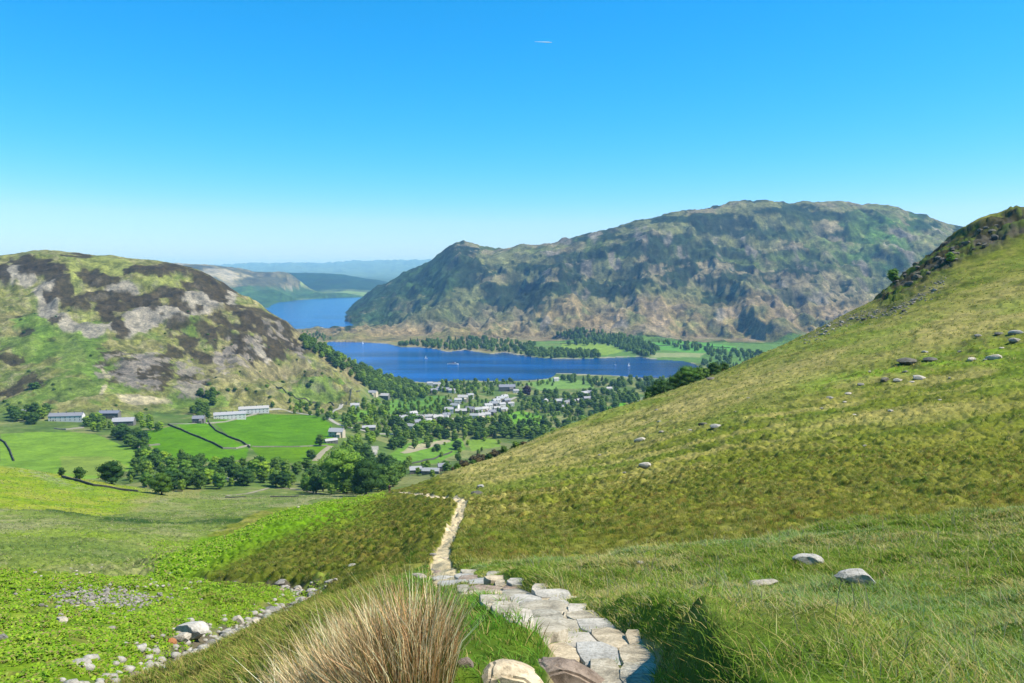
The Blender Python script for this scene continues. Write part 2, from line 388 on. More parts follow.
def ground_mat(name, scales, lo=.6, hi=1.4, bump=(1, 1.0), rough=.95):
    """colour comes from the cover map held on the mesh, broken up by noise at several real sizes"""
    m, nt, b = new_mat(name)
    at = N(nt, 'ShaderNodeAttribute', attribute_name='cover')
    tc = N(nt, 'ShaderNodeNewGeometry')
    col = at.outputs['Color']
    last = None
    for k, s in enumerate(scales):
        n = N(nt, 'ShaderNodeTexNoise', Scale=s, Detail=4.0, Roughness=.62); nt.links.new(tc.outputs['Position'], n.inputs['Vector'])
        w = (hi - lo) / (1 + .25 * k) / 2
        c = ramp(nt, n.outputs[0], [(.28, ((1 - w) * .96, (1 - w), (1 - w) * 1.02)), (.72, ((1 + w) * 1.03, 1 + w, (1 + w) * .94))])
        col = mul_col(nt, col, c); last = n
    nt.links.new(col, b.inputs['Base Color'])
    bp = N(nt, 'ShaderNodeBump', Strength=bump[1], Distance=bump[0]); nb = N(nt, 'ShaderNodeTexNoise', Scale=scales[-1], Detail=6.0, Roughness=.7)
    nt.links.new(tc.outputs['Position'], nb.inputs['Vector']); nt.links.new(nb.outputs[0], bp.inputs['Height']); nt.links.new(bp.outputs[0], b.inputs['Normal'])
    b.inputs['Roughness'].default_value = rough; b.inputs['Specular IOR Level'].default_value = .05
    return m

def attr_mat(name, attr='tint', rough=.8, spec=.2, transl=0.0):
    m, nt, b = new_mat(name)
    at = N(nt, 'ShaderNodeAttribute', attribute_name=attr)
    nt.links.new(at.outputs['Color'], b.inputs['Base Color'])
    b.inputs['Roughness'].default_value = rough; b.inputs['Specular IOR Level'].default_value = spec
    if transl:
        tr = N(nt, 'ShaderNodeBsdfTranslucent'); mx = N(nt, 'ShaderNodeMixShader', Fac=transl)
        nt.links.new(at.outputs['Color'], tr.inputs[0]); nt.links.new(b.outputs[0], mx.inputs[1]); nt.links.new(tr.outputs[0], mx.inputs[2])
        nt.links.new(mx.outputs[0], nt.nodes['Material Output'].inputs[0])
    return m

def noise_mat(name, c1, c2, scale=2.0, rough=.85, bump=.3, dist=.03, spec=.2, vary=0.0, coord='Object', stretch=None, c3=None):
    """two or three tones mottled by noise; vary shifts the tone per object"""
    m, nt, b = new_mat(name)
    tc = N(nt, 'ShaderNodeTexCoord'); src = tc.outputs[coord]
    if stretch:
        mp = N(nt, 'ShaderNodeMapping'); mp.inputs['Scale'].default_value = stretch; nt.links.new(src, mp.inputs[0]); src = mp.outputs[0]
    n = N(nt, 'ShaderNodeTexNoise', Scale=scale, Detail=6.0, Roughness=.65); nt.links.new(src, n.inputs['Vector'])
    st = [(.32, tuple(map(float, c1))), (.66, tuple(map(float, c2)))]
    if c3 is not None: st.append((.78, tuple(map(float, c3))))
    col = ramp(nt, n.outputs[0], st)
    if vary:
        oi = N(nt, 'ShaderNodeObjectInfo')
        c = ramp(nt, oi.outputs['Random'], [(0, (1 - vary * 1.2, 1 - vary * .8, 1 - vary)), (.5, (1, 1, 1)), (1, (1 + vary * 1.3, 1 + vary, 1 + vary * .2))])
        col = mul_col(nt, col, c)
    nt.links.new(col, b.inputs['Base Color'])
    bp = N(nt, 'ShaderNodeBump', Strength=bump, Distance=dist); nt.links.new(n.outputs[0], bp.inputs['Height']); nt.links.new(bp.outputs[0], b.inputs['Normal'])
    b.inputs['Roughness'].default_value = rough; b.inputs['Specular IOR Level'].default_value = spec
    return m

# ------------------------------------------------------------------ what covers the ground, per vertex
C = np.zeros(X.shape + (3,), np.float32)
def lay(mask, col):
    mask = np.clip(mask, 0, 1).astype(np.float32)[..., None]
    C[:] = C * (1 - mask) + np.asarray(col, np.float32) * mask
# shared noises (in world metres)
nA = fbm(X, Y, 9, 4, 101); nB = fbm(X, Y, 2.2, 3, 102); nC = fbm(X, Y, 40, 4, 103); nD = fbm(X, Y, 160, 4, 104); nE = fbm(X, Y, 34, 3, 105)
Yd = Y
# ---- near ground: tussock grass
lay(np.ones_like(Z), alb(138, 148, 52))
nz = RR < 480
lay(nz * sstep(-.1, .45, nA) * .7, alb(176, 168, 88))
lay(nz * sstep(.05, .5, -nB) * .6, alb(88, 104, 34))
lay(nz * sstep(.05, .45, -nC) * .5, alb(118, 150, 48))
# rough reddish tussocks low on the right slope, straw band above them, green flush by the boulders
rt = (RR > 24) & (PX0 > 440) & (RR < 320)
lay(rt * sstep(405, 470, PY0 + (PX0 - 800) * .22) * (.3 + .4 * sstep(-.2, .3, nB)), alb(144, 146, 54))
lay(rt * sstep(.25, .6, nB + nC * .4) * sstep(420, 470, PY0) * .55, alb(140, 116, 60))
hs_ = fbm(X * .5 + Y * .2, Y * 1.1, 9, 4, 112)
lay(rt * sstep(.0, .35, hs_) * sstep(470, 430, PY0 + (PX0 - 800) * .2) * .6, alb(196, 182, 112))
lay(rt * sstep(.1, .4, -hs_) * .5, alb(92, 116, 38))
lay(rt * np.exp(-(((PY0 - (402 - (PX0 - 700) * .30)) / 20) ** 2)) * (.4 + .5 * sstep(-.3, .4, nA)), alb(204, 188, 118))
lay(rt * np.exp(-(((PY0 - (378 - (PX0 - 850) * .18)) / 9) ** 2)) * sstep(740, 860, PX0) * sstep(-.5, .2, nA) * .85, alb(138, 178, 40))
lay(rt * np.exp(-((PX0 - 905) / 60) ** 2 - ((PY0 - 484) / 14) ** 2) * sstep(-.4, .3, nB) * .8, alb(84, 112, 36))
lay(rt * (PY0 < 395) * sstep(.1, .5, nA) * .4, alb(150, 160, 60))
# spur between beck and path
sp = (RR > 34) & (RR < 175) & (PX0 > 120) & (PX0 < 470)
spc = np.interp(PX0, [150, 190, 230, 265, 300, 340, 380], [577, 556, 536, 518, 509, 500, 496])
lay(sp * sstep(100, 150, PX0) * sstep(470, 440, PX0) * .85, alb(122, 128, 46))
lay(sp * sstep(.05, .4, nB) * sstep(465, 430, PX0) * .6, alb(140, 122, 62))
lay(sp * sstep(0, .4, -nB) * sstep(465, 430, PX0) * .55, alb(58, 78, 26))
lay(sp * sstep(38, 14, PY0 - spc) * sstep(400, 320, PX0) * (PX0 > 130) * .9, alb(126, 172, 30))
lay(sp * sstep(50, 36, np.abs(PY0 - spc - 30)) * sstep(.0, .3, nB + .2) * sstep(330, 270, PX0) * .35, alb(84, 120, 30))
# bracken hump and banks beyond the beck
br = (RR > 13) & (RR < 60) & (PX0 < 330) & (Dbeck > 1.0)
xb = np.interp(Y, [p[1] for p in beck_w[:8]], [p[0] for p in beck_w[:8]])
lf = br & (X < xb)
lay(lf * 1.0, alb(128, 160, 40)); lay(lf * sstep(0, .4, nB) * .7, alb(164, 176, 78)); lay(lf * sstep(.05, .4, -nB) * .8, alb(98, 134, 40)); lay(lf * sstep(.2, .45, fbm(X, Y, 1.1, 2, 115)) * .5, alb(150, 134, 84)); lay(lf * sstep(.1, .5, nA) * .4, alb(150, 168, 80))
# middle slopes
ms = (RR > 60) & (RR < 470) & (PX0 < np.interp(PY0, [495, 510, 560, 590], [380, 262, 165, 120]))
msoft = ms * sstep(0, 10, np.interp(PY0, [495, 510, 560, 590], [380, 262, 165, 120]) - PX0 + nB * 6)
lay(msoft, alb(140, 158, 74)); lay(ms * sstep(-.1, .4, nA) * .7, alb(166, 166, 112)); lay(ms * sstep(0, .5, -nC) * .6, alb(106, 132, 66)); lay(ms * sstep(.1, .35, fbm(X, Y * .35, 12, 3, 109)) * .6, alb(176, 172, 126)); lay(ms * sstep(.15, .5, -nB) * .5, alb(84, 108, 50))
lay(ms * np.exp(-((PY0 - np.interp(PX0, [0, 100, 160, 250], [499, 517, 524, 520])) / 4.5) ** 2) * sstep(-.5, .1, nA) * .95, alb(56, 92, 34))
lay(ms * np.exp(-((PY0 - np.interp(PX0, [0, 60, 160], [536, 532, 545])) / 5) ** 2) * sstep(-.3, .3, nC) * .6, alb(150, 178, 50))
ysoft = sstep(178, 128, PX0 + nA * 22 + (PY0 - 490) * 1.2)
ys = ms & (PX0 < 200) & (PY0 < np.interp(PX0, [-200, 0, 60, 100, 140, 160], [520, 508, 510, 516, 512, 498]))
lay(ys * ysoft, alb(154, 176, 44)); lay(ys * ysoft * sstep(-.1, .4, nA) * .6, alb(182, 182, 80)); lay(ys * ysoft * sstep(0, .4, -nA) * .5, alb(120, 160, 40)); lay(ys * (1 - ysoft) * .6, alb(176, 170, 104))
lay(ys * np.exp(-(((PX0 - 35) + (PY0 - 470) * -1.2) / 26) ** 2 - ((PY0 - 472 - (PX0 - 30) * .3) / 3.5) ** 2) * sstep(-.2, .2, nB) * .8, alb(176, 176, 140))
# near meadow
md = (RR < 36) & (PX0 > 380) & ((PY0 > np.interp(PX0, [470, 560, 700, 850, 1024], [580, 569, 549, 523, 509])) | (RR < 26))
lay(md * .9, alb(112, 142, 46)); lay(md * sstep(-.1, .4, fbm(X, Y, 1.7, 3, 111)) * .6, alb(150, 158, 74)); lay(md * sstep(.1, .5, -nB) * .7, alb(70, 100, 28))
lft = (RR < 26) * sstep(470, 400, PX0 + nB * 30) * (X > xb)
lay(lft * .9, alb(112, 122, 48))
lay(lft * sstep(-.1, .4, fbm(X, Y, .8, 3, 112)) * .6, alb(150, 140, 76))
lay(rt * terr * .4, alb(178, 166, 100)); lay(rt * sstep(.3, .5, fbm(X, Y * 1.3, 5, 3, 113)) * .6, alb(80, 92, 34)); lay(rt * sstep(.15, .45, fbm(X, Y, 26, 3, 114)) * (PY0 < 440) * .55, alb(134, 160, 50))
# crag by the skyline
cr = crag_full * sstep(-.35, .1, fbm(X, Y, 9, 4, 121) + crag_full * .5)
lay(cr * .95, alb(66, 62, 44)); lay(cr * sstep(.0, .25, fbm(X, Y, 4, 3, 122)) * .8, alb(112, 106, 92)); lay(crag_full * sstep(.05, .3, fbm(X, Y, 6, 3, 123)) * .8, alb(112, 132, 46)); lay(crag_full * sstep(.2, .6, nA) * .5, alb(104, 132, 44))
ru = rt * np.exp(-((PY0 - np.interp(PX0, [800, 850, 900, 940], [340, 318, 308, 282])) / 5) ** 2) * sstep(790, 830, PX0) * sstep(960, 920, PX0)
lay(ru * sstep(-.4, .2, nB) * .8, alb(132, 124, 104))
# beck bed, path bed
bedn = fbm(X, Y, .9, 3, 131)
lay((RR < 170) * (1 - sstep(.9, 1.7, Dbeck + bedn * .7)) * (RR < 75), alb(120, 112, 96))
lay((RR < 170) * (1 - sstep(.3, .7, Dbeck + bedn * .5)) * (RR < 75), alb(72, 66, 56))
lay((RR < 170) * (1 - sstep(.85, 1.1, Dpath + nB * .25)), alb(226, 206, 168, 1.15))
lay((RR < 15) * (1 - sstep(.85, 1.1, Dpath + nB * .3)) * .9, alb(158, 144, 108))
lay((RR < 15) * (1 - sstep(.85, 1.1, Dpath)) * sstep(.1, .3, fbm(X, Y, .5, 2, 133)) * .7, alb(98, 118, 48))

# ---- valley
vz = (RR >= 430) & ~ms & ((PY0 > 338) | ((PY0 > 328) & (PX0 < 470))) & (RR < 2600)
vz2 = (RR > 340) & (PX0 < 460) & (PY0 > 380) & ~ms & (RR < 2600) & ~(sp)
vz = vz | (vz2 & (PY0 < 500))
vsoft = vz * sstep(300, 420, RR)
lay(vsoft, alb(118, 142, 70)); lay(vz * sstep(-.1, .3, nE) * .75, alb(160, 160, 104)); lay(vz * sstep(.05, .4, -nE) * .6, alb(88, 120, 56)); lay(vz * sstep(.2, .35, fbm(X, Y, 14, 3, 108)) * .5, alb(96, 116, 60))
def field(poly, col, k=1.0, edge=.8):
    """a field, outlined by its corners in the photo"""
    j = nE * edge
    bb = (PX0 > min(p[0] for p in poly) - 4) & (PX0 < max(p[0] for p in poly) + 4) & (PY0 > min(p[1] for p in poly) - 4) & (PY0 < max(p[1] for p in poly) + 4) & vz
    m = np.zeros(Z.shape, np.float32); m[bb] = inpoly(PX0[bb] + j[bb], PY0[bb] + j[bb] * .5, poly)
    lay(m * k, col); return m
G1 = alb(104, 156, 14); G2 = alb(130, 172, 56); G3 = alb(112, 168, 60)
field([(0,434),(60,431),(96,434),(128,447),(160,450),(140,468),(95,478),(60,478),(0,470)], alb(134, 172, 58))
field([(60,455),(110,456),(130,468),(100,476),(60,472)], alb(158, 166, 84), .5, 3)
field([(138,432),(176,425),(202,440),(226,451),(248,448),(246,460),(200,462),(165,456),(150,446)], G1)
field([(176,424),(208,420),(222,434),(248,447),(226,451),(200,440)], G1 * 1.08)
field([(212,421),(245,416),(290,412),(318,416),(332,424),(334,444),(310,460),(262,460),(252,448),(228,436)], G1)
field([(252,446),(334,444),(322,462),(262,462)], alb(114, 152, 20), .7)
for _y in (433, 440, 429): lay(vz * np.exp(-((PY0 - _y - (PX0 - 280) * .01) / .9) ** 2) * sstep(250, 262, PX0) * sstep(326, 318, PX0) * sstep(-.4, .2, nC) * .35, alb(84, 130, 40))
field([(284,396),(300,384),(318,376),(345,376),(362,388),(346,404),(318,404)], alb(148, 166, 74))
field([(352,410),(372,408),(378,416),(350,424),(338,420)], alb(124, 172, 60))
field([(380,404),(410,396),(446,396),(452,406),(420,412),(384,414)], alb(116, 162, 66))
field([(404,444),(424,440),(462,438),(466,450),(440,462),(400,464),(380,462)], alb(120, 164, 58))
field([(466,440),(494,438),(502,446),(472,452)], alb(138, 172, 66))
field([(505,415),(520,410),(545,417),(540,424),(506,424)], alb(128, 182, 52))
field([(526,384),(556,379),(592,382),(594,388),(540,390)], alb(136, 174, 84))
field([(592,412),(624,402),(632,408),(604,422),(592,424)], alb(124, 190, 44))
field([(626,400),(650,396),(648,404),(634,410)], alb(140, 152, 120))
field([(486,460),(520,452),(530,458),(500,468)], alb(110, 148, 60), .6)
# dry gravel of the river bed and the beckside
field([(368,446),(378,446),(376,456),(366,462),(370,470),(380,480),(372,486),(362,470),(360,456)], alb(188, 184, 172), 1, 2)
field([(402,452),(440,446),(452,442),(444,440),(410,446)], alb(196, 186, 150), .9, 1.5)
field([(200,484),(250,480),(236,478),(205,480)], alb(186, 186, 170), .7, 3)
# hill above the houses
hz = dw > .02
h = hz * 1.0
lay(hz * sstep(0, .5, dw), alb(148, 152, 84))
lay(hz * sstep(0, .4, fbm(X, Y, 45, 4, 141)) * .7, alb(176, 168, 112))
lay(hz * sstep(.1, .5, -nC) * .6, alb(112, 140, 62))
s8 = fbm(X, Y, 7, 3, 176)
lay(hz * dw * sstep(.12, .3, s8 + nC * .2) * .55, alb(92, 96, 58)); lay(hz * dw * sstep(.2, .4, -s8 + .1) * .5, alb(184, 176, 140))
lay(hz * sstep(175, 235, PX0) * sstep(392, 375, PY0) * sstep(-.35, .15, nC) * .8, alb(158, 148, 112))
def blob(poly_or_c, col, k=1.0, rough=1.1, wl=30, seed=150):
    """ragged patch of one cover: centre, radii and lean as surveyed on the hillside"""
    cx_, cy_, rx, ry, lean = poly_or_c
    bb = (np.abs(PX0 - cx_) < rx * 2.2 + abs(lean) * ry * 2) & (np.abs(PY0 - cy_) < ry * 2.2) & hz
    m = np.zeros(Z.shape, np.float32)
    a = (PX0[bb] - cx_ - (PY0[bb] - cy_) * lean) / rx; b_ = (PY0[bb] - cy_) / ry
    d = 1 - np.sqrt(a * a + b_ * b_) + fbm(X[bb], Y[bb], wl, 4, seed, .6) * rough
    m[bb] = sstep(.0, .22, d); lay(m * k, col); return m
gb = alb(118, 150, 62)
for c_ in [(75,350,42,26,.6),(30,340,30,20,0),(40,325,30,14,0),(95,345,14,40,0),(190,330,10,8,.5),(75,390,50,14,0),(25,405,40,10,0),(310,395,30,10,0),(200,400,40,8,0)]:
    blob(c_, gb, .75, .9)
for c_ in [(105,262,26,6,0),(110,268,24,8,-.4),(120,290,22,7,0),(75,275,8,18,.2),(85,315,12,8,0),(150,275,22,5,0),(160,282,20,5,0)]:
    blob(c_, alb(160, 168, 92), .9, .7)
grey = alb(182, 174, 160)
for c_ in [(20,274,26,9,0),(48,298,14,26,.1),(68,326,16,9,.8),(92,334,14,7,0),(125,332,16,8,.3),(140,322,22,12,-.9),(172,313,30,10,-.3),(200,302,22,14,-.2),(222,300,14,8,0),(120,288,18,5,0),(150,295,22,3,0),(262,350,9,12,.5)]:
    blob(c_, grey, .95, .55, 28)
hth = alb(84, 76, 56); hth2 = alb(70, 66, 54)
for c_ in [(4,272,7,12,0),(26,262,20,7,0),(30,270,18,9,.3),(52,274,14,10,0),(62,290,10,26,.15),(80,305,14,11,0),(78,256,22,4,0),(92,275,14,7,0),(98,281,18,8,0),(112,305,22,12,.4),(108,318,14,12,.7),(130,300,24,9,-.3),(150,301,20,8,0),
           (150,310,10,8,1),(165,295,22,7,.3),(178,305,18,9,.4),(165,268,26,5,.1),(150,272,20,7,.1),(200,281,18,9,.6),(212,292,12,10,.6),(222,289,14,6,.6),(118,330,10,8,.5),(50,299,6,5,0),(115,295,34,6,0)]:
    blob(c_, hth, .95, .95, 30)
for c_ in [(190,345,14,16,.5),(200,355,12,12,.5),(215,320,12,8,0),(238,312,12,10,.8),(245,322,14,14,.6),(255,330,14,14,.4),(268,338,12,14,.5),(238,345,12,16,.6),(282,330,16,8,.8),(290,340,12,8,.8),(225,335,10,10,0),(205,330,12,10,.4),(180,325,12,6,0),(258,316,16,10,.8),(275,345,14,10,.6),(248,352,14,10,.4),(212,345,12,10,.4),(300,345,10,8,.8),(175,352,12,6,0),(262,330,18,16,.7),(240,330,14,14,.6),(285,342,14,10,.8),(228,350,12,12,.3),
           (135,368,32,18,.2),(155,378,24,12,0),(120,378,14,10,0),(190,380,14,12,0),(10,360,14,6,0),(34,380,12,10,0),(12,388,14,6,0),(25,332,8,4,0),(22,318,10,3,0),(55,325,6,3,0)]:
    blob(c_, hth, .9, 1.3, 20, 160)
for c_ in [(130,372,26,12,0),(150,385,16,8,0),(188,388,14,12,0),(185,372,10,8,0),(230,360,14,12,0),(222,365,8,8,0),(272,328,7,8,.6),(250,350,7,8,0),(300,352,6,6,.5),(150,360,14,8,0)]:
    blob(c_, alb(158, 150, 140), .85, 1.9, 12, 170)
for c_ in [(145,402,26,4,0),(106,374,3,8,.6),(104,392,3,8,-.5),(130,399,14,3,0)]:
    blob(c_, alb(196, 186, 156), .9, .4, 20)
# rock breaking through where it is steepest
gz = np.abs(np.gradient(Z, axis=0)) / (np.gradient(RR, axis=0)); 
stp = sstep(.75, 1.25, gz + fbm(X, Y, 12, 3, 175) * .3)
lay(hz * dw * stp * .55, alb(140, 134, 124))

# ---- the big fell
fz = (fw > 0) & (RR < 4600)
f1 = fbm(X, Y * .7, 300, 5, 181, .6); f2 = fbm(X, Y, 70, 4, 182, .6); f3 = fbm(X, Y, 700, 3, 183); f4 = np.zeros_like(Z); _m = fz; f4[_m] = fbm(X[_m] * .42 + Y[_m] * .12, Z[_m] * 2.0 - X[_m] * .25, 95, 5, 195, .6)
lay(fz * sstep(0, .6, fw), alb(138, 144, 98))
lay(fz * sstep(-.1, .2, f1) * .9, alb(176, 164, 136))
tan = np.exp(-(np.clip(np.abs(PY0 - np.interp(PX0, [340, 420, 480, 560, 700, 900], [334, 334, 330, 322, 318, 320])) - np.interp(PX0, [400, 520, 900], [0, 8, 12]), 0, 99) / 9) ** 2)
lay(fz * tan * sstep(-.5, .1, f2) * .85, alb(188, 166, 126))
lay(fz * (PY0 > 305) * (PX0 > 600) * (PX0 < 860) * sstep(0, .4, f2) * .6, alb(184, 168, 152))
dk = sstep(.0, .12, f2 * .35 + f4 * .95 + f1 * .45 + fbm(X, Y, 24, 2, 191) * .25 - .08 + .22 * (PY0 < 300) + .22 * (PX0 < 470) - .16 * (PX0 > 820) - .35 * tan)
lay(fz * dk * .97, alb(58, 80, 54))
lay(fz * sstep(.1, .35, f3 + f2 * .6) * (PY0 < 262) * .6, alb(132, 152, 84))
wd = sstep(480, 430, PX0) * sstep(240, 262, PY0) * sstep(334, 322, PY0)
lay(fz * wd * sstep(-.55, -.05, f2 + .4 * f1) * .9, alb(66, 98, 56))
lay(fz * np.exp(-((PX0 - 885) / 42) ** 2 - ((PY0 - 240) / 24) ** 2) * sstep(-.45, .15, f2) * .85, alb(108, 158, 72))
lay(fz * np.exp(-((PX0 - 830) / 46) ** 2 - ((PY0 - 232) / 14) ** 2) * sstep(-.3, .3, f2) * .6, alb(126, 150, 84))
lay(fz * sstep(.25, .55, fbm(X, Y * .5, 60, 4, 190)) * (PX0 > 540) * (PY0 > 228) * .85, alb(172, 164, 154))
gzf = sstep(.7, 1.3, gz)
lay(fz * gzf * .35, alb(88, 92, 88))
# shore fields and spit
vf = vz & (RR > 1900)
lay(vf * 1.0, alb(150, 150, 96)); lay(vf * sstep(500, 560, PX0 + nE * 30), alb(112, 150, 70)); lay(vf * sstep(540, 470, PX0 + nE * 30) * sstep(-.5, .1, nC) * .8, alb(172, 156, 112))
field([(562,344),(606,342),(624,352),(606,357),(580,352),(560,350)], alb(150, 180, 72))
field([(640,344),(690,340),(735,346),(740,352),(700,356),(660,350),(638,352)], alb(112, 174, 72))
field([(640,354),(706,355),(700,359.5),(652,359)], alb(168, 178, 120))
# shore gravel
inn = inlake.astype(np.float32)
sh = np.zeros_like(inn)
for d_ in (1, 2):
    sh[d_:] = np.maximum(sh[d_:], inn[:-d_]); sh[:-d_] = np.maximum(sh[:-d_], inn[d_:])
    sh[:, d_:] = np.maximum(sh[:, d_:], inn[:, :-d_]); sh[:, :-d_] = np.maximum(sh[:, :-d_], inn[:, d_:])
lay(sh * (1 - inn) * (RR < 3000) * sstep(-.3, .1, nC) * .8, alb(186, 180, 160))
# ---- far country
fc = (RR >= 4600) | ((RR > 4200) & (PX0 < 330)) | ((RR > 3000) & (PX0 < 265))
f5 = fbm(X, Y, 600, 5, 201, .6)
lay(fc * 1.0, alb(130, 150, 100)); lay(fc * sstep(-.1, .3, f5) * .8, alb(74, 104, 66))
rk = fc & (PX0 < 325) & (PY0 < np.interp(PX0, [170, 240, 300, 330], [285, 292, 291, 292])) & (RR < 7000)
lay(rk * 1.0, alb(160, 152, 116)); _fr = fbm(X, Y, 240, 5, 202, .65); lay(rk * sstep(-.08, .08, _fr) * .9, alb(92, 96, 66)); lay(rk * sstep(.1, .25, -_fr) * .8, alb(188, 180, 160))
lay(fc * (RR < 7000) * (PY0 > 287) * sstep(-.1, .2, f5 + .25 * (PX0 < 300)) * .9, alb(72, 112, 62))
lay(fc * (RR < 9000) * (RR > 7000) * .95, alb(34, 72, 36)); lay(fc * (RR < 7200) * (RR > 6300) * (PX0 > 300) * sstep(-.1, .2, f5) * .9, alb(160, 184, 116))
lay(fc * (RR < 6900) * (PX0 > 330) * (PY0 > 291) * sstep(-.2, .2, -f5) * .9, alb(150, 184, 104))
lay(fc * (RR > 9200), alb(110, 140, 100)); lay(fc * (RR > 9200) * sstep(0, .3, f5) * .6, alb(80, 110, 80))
C = np.clip(C, 0, 1)

# ------------------------------------------------------------------ the ground sheet, split where one kind of land meets another
zone = np.full(Z.shape, 1)                                     # 1 valley floor
lim = np.interp(PX0[0] * 0 + np.degrees(TH[0]), [-60, -12, -8, -4, 60], [440, 430, 300, 330, 440])
nearz = RR < np.interp(np.degrees(TH), [-60, -30, -20, -8, 0, 60], [430, 430, 390, 260, 320, 450])
zone[nearz] = 0
zone[(RR > 780) & (RR < 1800) & (np.degrees(TH) < -11.5) & (dw > .02)] = 2
zone[(RR > 1330) & (np.degrees(TH) < -11.5) & (RR < 2300) & (dw > 0)] = 2
zone[(RR > 2250) & (RR < 5000) & (fw > .02)] = 3
zone[(RR >= 4400) & (zone == 1)] = 4
zone[(RR >= 5000)] = 4
def mesh_obj(name, V, F, mat, smooth=True, parent=None, attr=None, aname='tint'):
    me = bpy.data.meshes.new(name); V = np.asarray(V, np.float32); F = np.asarray(F, np.int32)
    me.vertices.add(len(V)); me.vertices.foreach_set('co', V.ravel())
    k = F.shape[1]; me.loops.add(F.size); me.loops.foreach_set('vertex_index', F.ravel())
    me.polygons.add(len(F)); me.polygons.foreach_set('loop_start', np.arange(0, F.size, k, dtype=np.int32))
    me.update(calc_edges=True)
    if smooth: me.polygons.foreach_set('use_smooth', np.ones(len(F), bool))
    if attr is not None:
        at = me.color_attributes.new(aname, 'FLOAT_COLOR', 'POINT')
        at.data.foreach_set('color', np.c_[np.asarray(attr, np.float32), np.ones(len(V), np.float32)].ravel().astype(np.float32))
    if mat is not None: me.materials.append(mat)
    o = bpy.data.objects.new(name, me); COL.objects.link(o)
    if parent is not None: o.parent = parent
    return o
idx = np.arange(NR * NT).reshape(NR, NT)
nxt = np.roll(idx, -1, axis=1)
Fa = np.stack([idx[:-1], nxt[:-1], nxt[1:], idx[1:]], -1)      # (NR-1, NT, 4)
zf = zone[:-1]
VV = np.stack([X, Y, Z], -1).reshape(-1, 3); CC = C.reshape(-1, 3)
defs = [('hillside', 0, ground_mat('moor_grass_ground', [.6, 2.6, 9.0], .66, 1.34, (.06, .8))),
        ('valley_floor', 1, ground_mat('valley_pasture', [.05, .3], .74, 1.26, (.3, .4))),
        ('hill', 2, ground_mat('crag_hill_ground', [.05, .16, .45], .5, 1.5, (1.8, 1.0))),
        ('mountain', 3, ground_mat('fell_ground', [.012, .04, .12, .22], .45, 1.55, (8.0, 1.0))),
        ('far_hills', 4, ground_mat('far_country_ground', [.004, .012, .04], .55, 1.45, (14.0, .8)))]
for name, zi, mt in defs:
    F = Fa[zf == zi]
    if name == 'far_hills': pass
    used, inv = np.unique(F, return_inverse=True)
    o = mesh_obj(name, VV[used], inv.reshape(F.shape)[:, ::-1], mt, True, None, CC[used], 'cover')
    o['kind'] = 'structure'
# cap under the photographer's feet is the first ring; close it
o = mesh_obj('ground', np.vstack([VV[idx[0]], [[0, 0, float(Z[0].mean())]]]), np.array([[k, NT, (k + 1) % NT] for k in range(NT)])[:, ::-1], defs[0][2], True, None, np.vstack([CC[idx[0]], CC[:1]]), 'cover')
o['kind'] = 'structure'
# ------------------------------------------------------------------ object helpers
def tag(o, label=None, cat=None, group=None, kind=None):
    if label: o['label'] = label
    if cat: o['category'] = cat
    if group: o['group'] = group
    if kind: o['kind'] = kind
    return o
def empty(name, loc, rz=0.0, sc=1.0):
    o = bpy.data.objects.new(name, None); COL.objects.link(o); o.location = loc; o.rotation_euler = (0, 0, rz); o.scale = (sc, sc, sc) if not isinstance(sc, tuple) else sc
    o.empty_display_size = .3
    return o
def link_mesh(name, me, parent=None):
    o = bpy.data.objects.new(name, me); COL.objects.link(o)
    if parent is not None: o.parent = parent
    return o
def copy_tree(o, parent=None):
    c = o.copy(); COL.objects.link(c)
    if parent is not None: c.parent = parent
    for ch in list(o.children): copy_tree(ch, c)
    return c
class MB:
    """collects quads/tris for one mesh"""
    def __init__(s): s.v = []; s.f = []
    def add(s, V, F):
        n = len(s.v); s.v += [tuple(p) for p in V]; s.f += [tuple(n + i for i in f) for f in F]
    def box(s, x0, x1, y0, y1, z0, z1):
        s.add([(x0,y0,z0),(x1,y0,z0),(x1,y1,z0),(x0,y1,z0),(x0,y0,z1),(x1,y0,z1),(x1,y1,z1),(x0,y1,z1)],
              [(0,3,2,1),(4,5,6,7),(0,1,5,4),(1,2,6,5),(2,3,7,6),(3,0,4,7)])
    def tube(s, p, q, r0, r1, n=6):
        p = np.array(p, float); q = np.array(q, float); d = q - p; d /= np.linalg.norm(d) + 1e-9
        a = np.cross(d, (0, 0, 1) if abs(d[2]) < .9 else (1, 0, 0)); a /= np.linalg.norm(a); b = np.cross(d, a)
        V = [p + r0 * (math.cos(2*PI*i/n) * a + math.sin(2*PI*i/n) * b) for i in range(n)] + [q + r1 * (math.cos(2*PI*i/n) * a + math.sin(2*PI*i/n) * b) for i in range(n)]
        s.add(V, [(i, (i+1) % n, n + (i+1) % n, n + i) for i in range(n)] + [tuple(range(n - 1, -1, -1)), tuple(range(n, 2 * n))])
    def mesh(s, name, mat, smooth=False):
        me = bpy.data.meshes.new(name); me.from_pydata(s.v, [], s.f); me.update()
        if smooth: me.polygons.foreach_set('use_smooth', np.ones(len(me.polygons), bool))
        me.materials.append(mat); return me
    def build(s, name, mat, parent=None, smooth=False):
        return link_mesh(name, s.mesh(name, mat, smooth), parent)

def ico(sub):
    bm = bmesh.new(); bmesh.ops.create_icosphere(bm, subdivisions=sub, radius=1.0)
    V = np.array([v.co[:] for v in bm.verts]); F = np.array([[v.index for v in f.verts] for f in bm.faces]); bm.free(); return V, F
ICO = {k: ico(k) for k in (1, 2, 3, 4)}

def np_mesh(name, V, F, mat, attr=None, smooth=False):
    o = mesh_obj(name, V, F, mat, smooth, None, attr); me = o.data; bpy.data.objects.remove(o); return me

